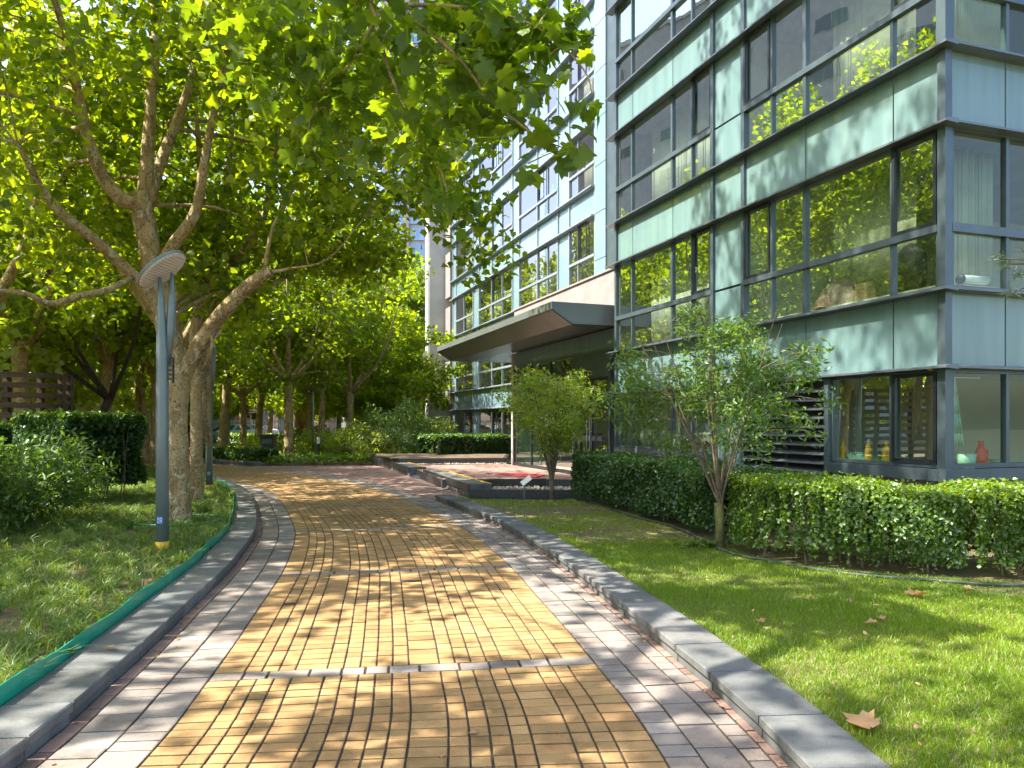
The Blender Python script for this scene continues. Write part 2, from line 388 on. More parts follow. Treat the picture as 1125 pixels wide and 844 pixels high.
kerb_run('kerb', EDGE, EDGE+.3, SF0, SL_END, .15, 1.0)

# entrance apron (pink paving between path and planter kerbs)
APR = [gp(515,546), gp(465,526), gp(452,523), gp(420,511)]
far0 = pathpt(SF0, EDGE+.3)
g = MB()
ap_l = [pathpt(s_, EDGE) for s_ in np.linspace(SF0+.2, SR_END-.1, 24)]
outl = [tuple(p) for p in ap_l[::-1]] + [tuple(p) for p in [APR[3], APR[2], APR[1], APR[0]]]
g.poly([(x,y,-.012) for x,y in outl]); ob = g.build('entrance_paving_bed', M['grout']); tag(ob, kind='structure')
rb = MB()
A0 = np.array(APR[0]); A3 = np.array(APR[3])
def inside(p, poly):
    x,y=p; c=False; n=len(poly)
    for i in range(n):
        x1,y1=poly[i]; x2,y2=poly[(i+1)%n]
        if (y1>y)!=(y2>y) and x < (x2-x1)*(y-y1)/(y2-y1)+x1: c = not c
    return c
for s in np.arange(SR_END-.2, SF0+.4, .22):
    for j in range(40):
        o0 = EDGE+j*.2; c0 = pathpt(s+.11, o0+.1)
        if inside(c0, outl): brick(rb, s, s+.22, o0, o0+.2, gj=.004, gl=.004)
tag(rb.build('entrance_paving', M['brick_pink']), kind='structure')

# ------------------------------------------------------------------ beds
def bed_mesh(outline, z, mat_, name, skirt=-.03):
    mb = MB(); mb.prism(outline, skirt, z); return tag(mb.build(name, mat_), kind='structure')
LAWN = [tuple(pathpt(s_, EDGE+KW)) for s_ in np.linspace(SA, SR_END, 40)]
LAWN_OUT = LAWN + [gp(520,549,.1), gp(700,549,.1), (8.5,15), (16,12), (16,-2)]
bed_mesh(LAWN_OUT, .10, M['drygrass'], 'lawn_bed')
LB = [tuple(pathpt(s_, -EDGE-KW)) for s_ in np.linspace(SA, SL_END, 80)]
LB_OUT = LB + [(-40,27), (-22,26.0), (-22,-2)]
LB_OUT = [p for p in LB if p[1] < 29.0] + [(-19,28.5),(-24,24),(-24,-2)]
bed_mesh(LB_OUT[::-1], .09, M['soil'], 'left_bed_soil')
FB = [tuple(pathpt(s_, EDGE+.3)) for s_ in np.linspace(SF0, SL_END-6, 30)]
FB_OUT = FB + [(-26,60),(-6,60),(-4.2,45),gp(470,505,.1),gp(441,511,0)]
bed_mesh(FB_OUT, .09, M['soil'], 'far_bed_soil')
g = MB(); g.poly([(-30,29,-.02),(-14,29,-.02),(-16,62,-.02),(-34,62,-.02)]); tag(g.build('plaza_pavement', M['pale_pave']), kind='structure')
g = MB(); g.poly([(-90,66,-.018),(60,66,-.018),(60,80,-.018),(-90,80,-.018)]); tag(g.build('road', M['asphalt']), kind='structure')

# ------------------------------------------------------------------ leaves
def outline_leaf(kind):
    if kind == 'palm':
        h = [(.05,.0),(.22,-.10),(.40,.02),(.33,.16),(.60,.36),(.42,.44),(.40,.62),(.22,.62),(.14,.80)]
        o = [(0,.04)]+h+[(0,1.05)]+[(-x,y) for x,y in h[::-1]]
        c = (0,.36)
    elif kind == 'kite':
        h = [(.24,-.02),(.5,.34),(.2,.62)]
        o = [(0,.05)]+h+[(0,1.0)]+[(-x,y) for x,y in h[::-1]]; c = (0,.38)
    v = [(c[0],c[1],0)]+[(x,y,-.25*abs(x)-.12*max(0,y-.5)) for x,y in o]
    n = len(o); f = [(0,1+i,1+(i+1)%n) for i in range(n)]
    return np.array(v), np.array(f)
SH = {}
SH['palm'] = outline_leaf('palm'); SH['kite'] = outline_leaf('kite')
SH['oval'] = (np.array([(0,0,0),(.26,.45,.10),(0,1,0),(-.26,.45,.10)]), np.array([(0,1,2),(0,2,3)]))
SH['wide'] = (np.array([(0,0,0),(.42,.42,.10),(0,1,-.1),(-.42,.42,.10)]), np.array([(0,1,2),(0,2,3)]))
SH['slim'] = (np.array([(0,0,0),(.16,.45,.04),(0,1,-.05),(-.16,.45,.04)]), np.array([(0,1,2),(0,2,3)]))
def norm(a): return a/(np.linalg.norm(a, axis=-1, keepdims=True)+1e-9)
def leaves(name, P, shape='wide', size=.15, up=.6, droop=.3, tint=None, sizevar=.35, r=rng, outward=None):
    n = len(P); V, F = SH[shape]
    Nn = norm(r.normal(size=(n,3))*.8+np.array([0,0,up]) + (0 if outward is None else outward))
    D = r.normal(size=(n,3)); D[:,2] -= droop*1.5
    D = norm(D-Nn*np.sum(D*Nn,1,keepdims=True)); Sx = np.cross(D, Nn)
    sz = size*(1+sizevar*(r.random(n)*2-1))
    VV = P[:,None,:]+sz[:,None,None]*(V[None,:,0:1]*Sx[:,None,:]+V[None,:,1:2]*D[:,None,:]+V[None,:,2:3]*Nn[:,None,:]*(r.normal(size=(n,1,1))*.9+1.1)+.10*np.sin(V[None,:,0:1]*9+r.random((n,1,1))*6.3)*(np.abs(V[None,:,0:1])+.2*V[None,:,1:2])*Nn[:,None,:]*(len(V) > 6))
    VV = VV
    k = len(V); FF = (F[None]+(np.arange(n)*k)[:,None,None]).reshape(-1,3)
    if tint is None: tint = r.random(n)
    tt = np.repeat(np.clip(tint,0,1), len(F))
    return np_mesh(name, VV.reshape(-1,3), FF, tt)
def clump_points(cl, per, r=rng, flat=.7):
    P = []; Tn = []
    for (x,y,z,ra) in cl:
        n = max(3, int(per*(ra**2)*r.uniform(.7,1.3)))
        d = norm(r.normal(size=(n,3)))*((r.random((n,1))**.5)*ra); d[:,2] *= flat
        P.append(d+np.array([x,y,z])); Tn.append(np.clip(r.random(n)*.7+r.uniform(0,.3),0,1))
    return np.concatenate(P), np.concatenate(Tn)

# ------------------------------------------------------------------ trees
def skeleton_branches(mb, skel, clumps, r0=.035, sides=5):
    """thin curved branches from the nearest lower limb node to each clump"""
    nodes = np.array([p for p,_ in skel]); rads = np.array([q for _,q in skel])
    for (x,y,z,ra) in clumps:
        c = np.array([x,y,z]); d = np.linalg.norm(nodes-c, axis=1)+np.maximum(0, nodes[:,2]-c[2])*2.5
        i = int(np.argmin(d)); a = nodes[i]; L = np.linalg.norm(c-a)
        if L < .1: continue
        mid = a*.5+c*.5+np.array([random.uniform(-.1,.1)*L,random.uniform(-.1,.1)*L,.10*L])
        ra0 = min(rads[i]*.5, .012+.014*L)
        mb.tube(catmull([a,mid,c],3), np.linspace(ra0,.006,7), sides, jit=.1, closed=False)
def make_limbs(limbs, mb, sides=10):
    skel = []
    for pts, rad in limbs:
        P = catmull(pts, 4); rr = np.interp(np.linspace(0,1,len(P)), np.linspace(0,1,len(rad)), rad)
        mb.tube(P, rr, sides, jit=.10)
        skel += list(zip(P, rr))
    return skel
def generic_tree_meshes(seed, H=11., crown_z=(3.0,11.), rad=4.0, trunk_r=.19, nclump=75, per=170, leaf=.17, shape='kite', fork=3.0, lean=.3, nl=5):
    rs = np.random.default_rng(seed); random.seed(seed)
    mb = MB(); limbs = []
    top = np.array([rs.uniform(-lean,lean), rs.uniform(-lean,lean), fork])
    limbs.append(([(0,0,-.05),(top[0]*.3,top[1]*.3,fork*.35),(top[0]*.8,top[1]*.6,fork*.75),tuple(top)],[trunk_r*1.25,trunk_r,trunk_r*.92,trunk_r*1.0]))
    for i in range(nl):
        a = 2*math.pi*(i+rs.uniform(-.3,.3))/nl; rr = rad*rs.uniform(.35,.75); hz = fork+(crown_z[1]-fork)*rs.uniform(.35,.85)
        e = np.array([math.cos(a)*rr, math.sin(a)*rr, hz])
        mid = top*.5+e*.5; mid[2] -= .12*(hz-fork); mid[:2] += e[:2]*.12
        limbs.append(([tuple(top-np.array([0,0,.15])),tuple(mid),tuple(e)],[trunk_r*.62,trunk_r*.38,trunk_r*.12]))
    skel = make_limbs(limbs, mb)
    cz0, cz1 = crown_z; cl = []
    for i in range(nclump):
        d = rs.normal(size=3); d /= np.linalg.norm(d); q = rs.random()**.4
        z = (cz0+cz1)/2+d[2]*q*(cz1-cz0)/2
        cl.append((d[0]*q*rad, d[1]*q*rad, z, rs.uniform(.6,1.15)*rad/4.2))
    skeleton_branches(mb, skel[4:], cl)
    P, Tn = clump_points(cl, per, rs)
    return mb.mesh('trunk', True), leaves('crown', P, shape, leaf, tint=Tn, r=rs, droop=.5)
def place_tree(name, meshes, loc, rz, scale, barkm, leafm, label, cat='tree', group=None):
    e = empty(name, loc, rz, label=label, cat=cat, group=group); e.scale = scale if hasattr(scale,'__len__') else (scale,)*3
    tm, cm = meshes
    a = bpy.data.objects.new('trunk', tm); col.objects.link(a); a.parent = e
    b = bpy.data.objects.new('crown', cm); col.objects.link(b); b.parent = e
    if not tm.materials: tm.materials.append(barkm)
    if not cm.materials: cm.materials.append(leafm)
    return e

# ------------------------------------------------------------------ office building (local frame: x into the building, y along the facade away from the camera)
BV, BU = 8.17, 7.27
U = np.array([-.3251,.9457]); V_ = np.array([.9457,.3251]); C0 = V_*BV+U*BU
BRZ = math.atan2(.3251,.9457)
def yy(pxx, v=BV):
    r = (pxx-562.5)/845; Y = v/(r*.9457+.3251); return -.3251*r*Y+.9457*Y-BU
def bw(x, y, z=0): p = C0+V_*x+U*y; return (p[0], p[1], z)
bld = empty('office_building', (C0[0],C0[1],0), BRZ, label='long glass and aluminium apartment block with teal panels along the right side of the path', cat='building')
def B(mb, name, m, parent=bld): return mb.build(name, m, parent)
FB0 = 3.26; FH = 3.0; WH = 2.04; TR = .77
NF = 5
Yn = {k: yy(k) for k in (678,695,739,761,784,818,849,885,981,1031)}
YE = 9.02
# windows of the near wing on the long side
def window_x(x, y0, y1, z0, z1, divs, transom=None, sash=None, fm=M['frame'], gm=M['glass'], th=.045):
    """window in a plane of constant x; divs: y of vertical bars; sash: list of (ya,yb,za,zb) dark framed openings"""
    w_ = MB(); d0, d1 = x-.03, x+.05
    for y in [y0]+list(divs)+[y1]:
        a, b = max(y0, y-th/2), min(y1, y+th/2)
        if y == y0: a, b = y0, y0+th*.8
        if y == y1: a, b = y1-th*.8, y1
        w_.box(d0, d1, a, b, z0+th, z1-th)
    w_.box(d0-.002, d1, y0, y1, z0, z0+th); w_.box(d0-.002, d1, y0, y1, z1-th, z1)
    if transom: w_.box(d0-.028, d1-.01, y0, y1, transom-.045, transom+.045)
    f = w_.build('window', fm, bld)
    g_ = MB(); ys = [y0]+list(divs)+[y1]; zs = [z0, z1] if not transom else [z0, transom, z1]
    for i in range(len(ys)-1):
        for j in range(len(zs)-1):
            dx = random.uniform(-.004,.004)
            g_.poly([(x+.01+dx, ys[i]+th/2, zs[j]+.02),(x+.01-dx, ys[i+1]-th/2, zs[j]+.02),(x+.01-dx*.5, ys[i+1]-th/2, zs[j+1]-.02),(x+.01+dx, ys[i]+th/2, zs[j+1]-.02)])
    g_.build('pane', gm, f)
    if sash:
        for (a,b,c,d) in sash:
            s_ = MB(); t_ = .045; xx0, xx1 = x-.05, x-.031
            s_.box(xx0,xx1,a,a+t_,c,d); s_.box(xx0,xx1,b-t_,b,c,d); s_.box(xx0-.001,xx1,a+t_,b-t_,c,c+t_); s_.box(xx0-.001,xx1,a+t_,b-t_,d-t_,d)
            s_.build('sash', M['frame_dark'], f)
    return f
def panel_x(x, y0, y1, z0, z1, m, g=.012):
    p = MB(); p.box(x+.004, x+.03, y0+g, y1-g, z0+.02, z1-.02); return p.build('panel', m, bld)
def window_y(y, x0, x1, z0, z1, divs, transom=None):
    th=.055; w_ = MB(); d0, d1 = y-.03, y+.05
    for i, x in enumerate([x0]+list(divs)+[x1]):
        a, b = (x0, x0+th) if x == x0 else ((x1-th, x1) if x == x1 else (x-th/2, x+th/2))
        w_.box(a, b, d0, d1, z0+th, z1-th)
    w_.box(x0,x1,d0-.002,d1,z0,z0+th); w_.box(x0,x1,d0-.002,d1,z1-th,z1)
    if transom: w_.box(x0,x1,d0-.028,d1-.01,transom-.055,transom+.055)
    f = w_.build('window', M['frame'], bld); g_ = MB(); xs=[x0]+list(divs)+[x1]; zs=[z0,z1] if not transom else [z0,transom,z1]
    for i in range(len(xs)-1):
        for j in range(len(zs)-1):
            dy = random.uniform(-.004,.004)
            g_.poly([(xs[i]+th/2, y+.01+dy, zs[j]+.02),(xs[i+1]-th/2, y+.01-dy, zs[j]+.02),(xs[i+1]-th/2, y+.01-dy, zs[j+1]-.02),(xs[i]+th/2, y+.01+dy, zs[j+1]-.02)])
    g_.build('pane', M['glass'], f); return f
XR = 9.0     # length of the right hand face
Xn = [0.06, 1.02, 2.1, 3.2, 4.3, 5.4, 6.6, 7.8, 9.0]
yA = .02     # corner post
for k in range(NF):
    zb = FB0+FH*k; zt = zb+WH; tr = zb+TR
    window_x(0, Yn[739], Yn[678], zb, zt, [Yn[695]], tr)
    window_x(0, Yn[784], Yn[739], zb, zt, [Yn[761]], tr, sash=[(Yn[784]+.03, Yn[761]-.02, tr+.05, zt-.04)])
    panel_x(0, Yn[818], Yn[784], zb, tr, M['spandrel']); panel_x(0, Yn[818], Yn[784], tr, zt, M['spandrel'])
    window_x(0, Yn[885], Yn[818], zb, zt, [Yn[849]], tr, sash=[(Yn[849]+.03, Yn[818]-.03, tr+.05, zt-.04)])
    window_x(0, .07, Yn[885], zb, zt, [Yn[981]], tr, sash=[(.09, Yn[981]-.02, tr+.05, zt-.04)])
    for i in range(0, 8, 2): window_y(0, Xn[i], Xn[i+2], zb, zt, [Xn[i+1]], tr if k != 1 or i else tr)
for k in range(NF+1):
    z0 = FB0-.96+FH*k; z1 = z0+.96
    for a, b in ((885,784),(784,739),(739,695),(695,678),(818,784)):
        if (a,b) == (885,784): continue
        if (a,b) == (784,739): panel_x(0, Yn[784], Yn[739], z0, z1, M['spandrel'])
        else: panel_x(0, Yn[a], Yn[b], z0, z1, M['spandrel'])
    panel_x(0, Yn[885], Yn[818], z0, z1, M['spandrel']); panel_x(0, Yn[981], Yn[885], z0, z1, M['spandrel']); panel_x(0, .07, Yn[981], z0, z1, M['spandrel'])
    for i in range(0, 8, 1):
        p = MB(); p.box(Xn[i]+.012, Xn[i+1]-.012, .004, .03, z0+.02, z1-.02); p.build('panel', M['spandrel'], bld)
    # slab and ledges
    p = MB(); p.box(.06, XR, .06, YE-.06, z0+.1, z1-.1); p.build('floor_slab', M['slab'], bld)
    for z in (z0, z1):
        p = MB(); prof = [(-.17,z-.025),(.03,z-.04),(.03,z+.025),(-.10,z+.02),(-.17,z+.002)]
        p.sweep_y(prof, -.17, YE+.22)
        n = len(p.v); pr = [(-.17,z-.025),(.03,z-.04),(.03,z+.025),(-.10,z+.02),(-.17,z+.002)]
        p.v += [(.0305,a,b) for a,b in pr]+[(XR,a,b) for a,b in pr]
        p.f.append(tuple(range(n+4,n-1,-1))); p.f.append(tuple(range(n+5,n+10)))
        for i in range(5): p.f.append((n+i,n+(i+1)%5,n+5+(i+1)%5,n+5+i))
        p.t += [.5]*7
        p.build('ledge', M['ledge'], bld)
for k in range(NF):      # thin panel joint covers on the posts
    pass
# vertical posts
ZT = FB0+FH*NF+.3
p = MB(); p.box(-.055, .055, -.055, .065, 0, ZT); B(p, 'corner_post', M['frame'])
for q in (784, 818, 678):
    p = MB(); p.box(-.05, .06, Yn[q]-.045, Yn[q]+.045, .9, ZT); B(p, 'post', M['frame'])
p = MB(); p.box(.0, .30, YE-.02, YE+.02, 0, ZT); B(p, 'edge_strip', M['stone'])
for i in (2,4,6,8):
    p = MB(); p.box(Xn[i]-.05, Xn[i]+.05, -.05, .06, 0, ZT); B(p, 'post', M['frame'])
# ground floor of the near wing
gz0, gz1 = 1.04, 2.28
window_x(0, .07, Yn[981], gz0, gz1, [], None, sash=[(.09, Yn[981]-.02, gz0+.05, gz1-.04)])
window_x(0, Yn[981], yy(915), gz0, gz1, [])
window_x(0, Yn[739], Yn[678], gz0, gz1, [Yn[695]])
window_x(0, Yn[784], Yn[739], gz0, gz1, [Yn[761]])
panel_x(0, Yn[818], Yn[784], .3, gz1, M['spandrel'])
for i in range(0, 8, 2): window_y(0, Xn[i], Xn[i+2], gz0, gz1, [Xn[i+1]])
p = MB(); p.box(-.09,.05,yy(915),yy(915)+.09,.3,gz1); B(p,'post',M['frame'])
p = MB(); p.box(-.10,.02,-.10,yy(915)+.04,gz0-.16,gz0-.01); p.box(.021,XR,-.10,.02,gz0-.16,gz0-.01); B(p,'sill',M['frame'])
p = MB(); p.box(.03,.25,.03,YE-.03,0,gz0-.14); p.box(.251,XR,.03,.25,0,gz0-.14); B(p,'base_wall',M['stone'])
p = MB(); p.box(-.06,.04,Yn[784],Yn[678]+.05,gz0-.1,gz0-.005); B(p,'sill',M['ledge'])
lou = MB(); lou.box(.06,.10,yy(915)+.09,Yn[818],.4,gz1); B(lou,'louvre_back',M['black'])
y0, y1 = yy(915)+.09, Yn[818]-.05
for i, z in enumerate(np.arange(.75, 2.2, .135)):
    s_ = MB(); n=len(s_.v); pr=[(-.10,z-.035),(-.095,z-.04),(.03,z+.02),(.025,z+.03),(-.10,z-.028)]
    s_.sweep_y(pr, y0, y1); s_.build('louvre_slat', M['ledge'], bld)
p = MB(); p.box(.031,.055,(y0+y1)/2-.03,(y0+y1)/2+.03,.4,gz1); B(p,'louvre_post',M['frame'])
# core
p = MB(); p.box(3.8, 4.0, 3.5, YE-.3, 0, ZT); p.box(4.001, XR, 3.5, 3.7, 0, ZT); B(p,'inner_wall',M['inside'])
p = MB(); p.box(.1, 3.79, 4.18, 4.3, 0, ZT); B(p,'inner_wall',M['inside'])
p = MB(); p.box(.1, XR, .1, YE-.1, .1, .2); B(p,'inner_floor',M['inside'])
p = MB(); p.box(.031, 12, YE-.17, YE-.021, 0, ZT); B(p,'side_wall',M['stone'])
p = MB(); p.box(-.02, XR, -.02, YE, ZT+.001, ZT+.3); B(p,'roof',M['concrete'])
p = MB(); p.box(XR+.001, XR+.2, 0, YE-.18, 0, ZT); B(p,'side_wall',M['stone'])

# ---- far wing, set back
XF = 2.43; VF = 10.6
Yf = {k: yy(k, VF) for k in (654.5,635.5,626,613.5,602,591,571,563.6,552,541,526.6,520.5,510,501.7,497.8,667)}
FN = 8
mods = [(635.5,654.5,[]),(626,635.5,[]),(591,613.5,[602]),(571,591,[]),(541,563.6,[552]),(526.6,541,[]),(501.7,520.5,[510])]
pans = [(613.5,626),(563.6,571),(520.5,526.6),(497.8,501.7)]
# windows: merge the first two into one
mods = [(626,654.5,[635.5]),(571,613.5,[591,602]),(526.6,563.6,[541,552]),(501.7,520.5,[510])]
for k in range(-1, FN):
    zb = FB0+FH*k; zt = zb+WH; tr = zb+TR
    if k == -1: zb, zt, tr = .35, 2.3, 1.05
    for i, (b, a, dv) in enumerate(mods):
        if k <= 0 and i < 2: continue
        sh = [(Yf[dv[-1]]+.02, Yf[b]-.02, tr+.05, zt-.04)] if False else None
        window_x(XF, Yf[a], Yf[b], zb, zt, [Yf[d] for d in dv], tr, sash=[(Yf[dv[0]]-.75, Yf[dv[0]]-.03, tr+.06, zt-.05)] if (i+k)%2 else None, fm=M['far_metal'], gm=M['glass_far'])
    for a, b in pans:
        if k <= 0 and a > 600: continue
        panel_x(XF, Yf[b], Yf[a], zb, zt, M['spandrel_far'])
for k in range(0, FN+1):
    z0 = FB0-.96+FH*k; z1 = FB0+FH*k
    for (b, a, dv) in mods:
        if k == 0 and a > 600: continue
        panel_x(XF, Yf[a], Yf[b], z0, z1, M['spandrel_far'])
    for a, b in pans: panel_x(XF, Yf[b], Yf[a], z0, z1, M['spandrel_far'])
    for z in (z0, z1):
        yst = Yf[654.5] if z > 5.5 else 16.9
        p = MB(); p.sweep_y([(XF-.17,z-.035),(XF+.02,z-.05),(XF+.02,z+.035),(XF-.17,z+.01)], yst, Yf[497.8]+.2); p.build('ledge', M['far_metal'], bld)
    p = MB(); p.box(XF+.06, 10, YE, Yf[497.8], z0+.1, z1-.1); p.build('floor_slab', M['slab'], bld)
ZF = FB0+FH*FN+.3
for k in (497.8,501.7,520.5,526.6,541,563.6,571,591,613.5,626,654.5):
    p = MB(); z0_ = 0 if k < 600 else 5.3
    p.box(XF-.045, XF+.055, Yf[k]-.04, Yf[k]+.04, z0_, ZF); p.build('post', M['far_metal'], bld)
for z in np.arange(5.3, ZF-2, 1.5):
    p = MB(); p.box(XF-.06, XF-.02, Yf[667], Yf[654.5]-.05, z+.012, z+1.488); p.build('panel', M['spandrel_far'], bld)
p = MB(); p.box(XF-.015, XF+.1, YE, Yf[654.5], 0, ZF); B(p,'wall',M['frame'])
p = MB(); p.box(XF+3.5, XF+3.7, YE, Yf[497.8], 0, ZF); B(p,'inner_wall',M['inside'])
for k in (613.5, 563.6, 520.5):
    p = MB(); p.box(XF+.1, XF+3.49, Yf[k]-.06, Yf[k]+.06, 0, ZF); B(p,'inner_wall',M['inside'])
p = MB(); p.box(XF-.02, 10, YE+.01, Yf[497.8]+.1, ZF+.001, ZF+.4); B(p,'roof',M['concrete'])
p = MB(); p.box(-2, 10, Yf[497.8]+1.5, Yf[497.8]+1.9, 0, .01)
yE = Yf[497.8]+.25
for k in range(FN+2):
    z = -.5+3.0*k
    p = MB(); p.box(XF-.10, XF+.3, yE, yE+1.1, z+.05, z+2.5); B(p,'stone_panel',M['stone'])
p = MB(); p.box(XF-.98, XF+8, yE+1.2, yE+2.0, 0, 48); B(p,'end_wall',M['concrete'])
p = MB(); p.box(XF-1.06, XF-.985, yE+1.25, yE+1.9, 0, 48.2); B(p,'end_wall_cap',M['white'])
p = MB(); p.box(XF+3.7, 10, Yf[497.8]+.1, yE+1.19, 0, ZF); B(p,'wall',M['concrete'])

# ---- lobby box, canopy, door
LX = .20; ly0, ly1 = YE+.03, 16.85
p = MB(); p.box(LX, XF-.02, ly0, ly1, 4.42, 5.32); p.box(LX-.04, LX+.3, ly0, ly1+.03, 5.321, 5.37); B(p,'lobby_parapet',M['stone'])
p = MB(); p.box(LX, LX+.06, ly0, ly1, 3.44, 3.9); B(p,'lobby_fascia',M['spandrel'])
p = MB(); p.box(LX-.03, LX+.03, ly0, ly1, 3.38, 3.439); B(p,'lobby_rail',M['ledge'])
ydoor0 = yy(672, 8.37); ydoor1 = yy(630, 8.37)
g_ = MB()
ygl = np.linspace(ydoor1, ly1, 4)
f = MB()
for y in ygl: f.box(LX-.02, LX+.05, y-.035, y+.035, .2, 3.379)
f.box(LX-.021, LX+.05, ydoor1, ly1, .2, .3); fo = f.build('lobby_window', M['frame_dark'], bld)
for i in range(3): g_.poly([(LX+.01, ygl[i]+.03, .3),(LX+.01, ygl[i+1]-.03, .3),(LX+.01, ygl[i+1]-.03, 3.38),(LX+.01, ygl[i]+.03, 3.38)])
g_.build('pane', M['glass'], fo)
f = MB(); dz = 2.75
f.box(LX-.05,LX+.06,ydoor1-.1,ydoor1-.036,.2,3.379); f.box(LX-.05,LX+.06,ydoor0,ydoor0+.1,.2,3.379); f.box(LX-.051,LX+.06,ydoor0+.1,ydoor1-.1,dz,dz+.12); f.box(LX-.04,LX+.05,ydoor0+.1,ydoor1-.1,dz+.121,3.379)
fo = f.build('entrance_door', M['frame'], bld)
ym = (ydoor0+ydoor1)/2
for a, b in ((ydoor0+.1, ym-.005), (ym+.005, ydoor1-.1)):
    q = MB(); q.box(LX-.03,LX+.02,a,a+.07,.21,dz); q.box(LX-.03,LX+.02,b-.07,b,.21,dz); q.box(LX-.031,LX+.02,a+.07,b-.07,.21,.32); q.box(LX-.031,LX+.02,a+.07,b-.07,1.15,1.27); q.box(LX-.031,LX+.02,a+.07,b-.07,dz-.09,dz-.002)
    q.build('door_leaf', M['frame_dark'], fo)
    q = MB(); q.poly([(LX,a+.06,.3),(LX,b-.06,.3),(LX,b-.06,dz-.05),(LX,a+.06,dz-.05)]); q.build('pane', M['glass'], fo)
q = MB(); q.tube([(LX-.09,ym+.08,.9),(LX-.09,ym+.08,1.7)],.016,8); q.tube([(LX-.09,ym-.08,.9),(LX-.09,ym-.08,1.7)],.016,8); q.build('handle', M['ledge'], fo)
p = MB(); p.box(1.9,2.0,YE,ly1,.2,4.4); B(p,'lobby_shade_wall',M['black'])  # black stands in for the unlit depth of the lobby
p = MB(); p.box(LX+.1,XF-.02,ly0,ly1,.1,.2); B(p,'lobby_floor',M['slab'])
p = MB(); p.box(LX-.06,LX+.10,ly1+.001,ly1+.13,0,3.9); B(p,'pillar',M['concrete'])
p = MB(); p.box(LX+.101,XF-.03,ly1+.001,ly1+.06,0,3.9); B(p,'lobby_side_glass',M['spandrel'])
cy0, cy1 = YE+.31, 20.78
can = MB(); can.sweep_y([(-1.49,4.26),(-1.49,4.43),(XF-.02,4.40),(XF-.02,3.93),(-.96,3.93)], cy0, cy1)
cano = can.build('canopy', M['metal_canopy'], bld)
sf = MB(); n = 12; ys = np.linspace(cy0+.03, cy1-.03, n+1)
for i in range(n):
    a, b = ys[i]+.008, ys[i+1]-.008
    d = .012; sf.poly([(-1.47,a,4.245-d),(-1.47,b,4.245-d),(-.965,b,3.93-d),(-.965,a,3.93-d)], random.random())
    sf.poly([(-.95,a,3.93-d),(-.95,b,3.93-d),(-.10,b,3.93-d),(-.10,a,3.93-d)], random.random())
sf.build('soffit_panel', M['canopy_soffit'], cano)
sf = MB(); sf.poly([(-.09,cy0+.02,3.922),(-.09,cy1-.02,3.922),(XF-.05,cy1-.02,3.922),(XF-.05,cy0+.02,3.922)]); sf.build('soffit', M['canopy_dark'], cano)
for i in range(7):
    q = MB(); y = cy0+.8+i*1.35; q.lathe([(.085,0),(.085,-.012),(.06,-.014)],(.55,y,3.921),16); q.build('downlight', M['white'], cano)
# rooms' curtains
def curtain(name, x, y0, y1, z0, z1, m, label, amp=.05, wl=.16, axis='x'):
    n = int((y1-y0)/.03)+2; ys = np.linspace(y0,y1,n); mb = MB()
    ph = random.random()*6
    off = [amp*(.55*math.sin(2*math.pi*y/wl+ph+1.9*math.sin(y*2.1+ph)+.8*math.sin(y*5.3))+.45*math.sin(2*math.pi*y/(wl*2.3)+ph*2))*(.5+.5*math.sin(y*1.7+ph)) for y in ys]
    P = [(x+o, y) if axis=='x' else (y, x+o) for o, y in zip(off, ys)]
    for i in range(n-1):
        a, b = P[i], P[i+1]
        mb.poly([(*a,z0),(*b,z0),(*b,z1),(*a,z1)])
    # world placement: own empty-less mesh in world coordinates
    o = mb.build(name, m, None, True); o.location = (C0[0],C0[1],0); o.rotation_euler=(0,0,BRZ)
    md = o.modifiers.new('thick','SOLIDIFY'); md.thickness=.004
    tag(o, label, 'curtain', 'curtains behind the glass')
    return o
ordn = ['ground floor','first upper floor','second upper floor','third upper floor','fourth upper floor','fifth upper floor']
for k in range(-1, 4):
    zb = FB0+FH*k; zt = zb+WH
    if k < 0: continue
    curtain('curtain', .45, Yn[981]+.05, Yn[885]-(.1 if k != 2 else .6), zb+.02, zt-.05, M['curtain'], f'olive curtain drawn behind the wide window beside the corner, {ordn[k+1]}')
    if k in (0,1,3): curtain('curtain', .5, Yn[761]+.1, Yn[695], zb+.02, zt-.05, M['curtain_w'], f'pale curtain behind the wide left bay window of the near wing, {ordn[k+1]}')
    curtain('curtain', .5, .7, 1.4+.3*k, zb+.02, zt-.05, M['curtain'], f'olive curtain behind the corner window on the short side, {ordn[k+1]}', axis='y')
curtain('curtain', .45, Yn[761]-.3, Yn[678]-.3, .9, gz1, M['curtain_w'], 'pale curtain behind the ground floor window left of the near shrub')
bays = ['first bay after the near wing','second bay after the near wing','third bay after the near wing','bay nearest the end wall']
for k in range(1, 7):
    for i, (b, a, dv) in enumerate(mods):
        if (k*3+i*5) % 4 == 3: continue
        ya, yb_ = Yf[a], Yf[b]; zb = FB0+FH*k
        if i == 0 and k == 1: pass
        fr = random.uniform(.3,.9)
        curtain('curtain', XF+.5, ya+(yb_-ya)*(1-fr), yb_-.1, zb+.02, zb+WH-.04, M['curtain_w'] if (i+k)%2 else M['curtain'], f'curtain behind the far wing window, {ordn[k+1] if k<5 else ("sixth" if k==5 else "seventh")+" upper floor"}, {bays[i]}')

# ---- things on the sills
def at_b(name, x, y, z, **k): q = bw(x, y, z); return empty(name, q, BRZ, **k)
def onez(name, mb, m, x, y, z, label, cat, group=None, smooth=True, rz=0):
    o = mb.build(name, m, None, smooth); q = bw(x,y,z); o.location = q; o.rotation_euler = (0,0,BRZ+rz); tag(o, label, cat, group); return o
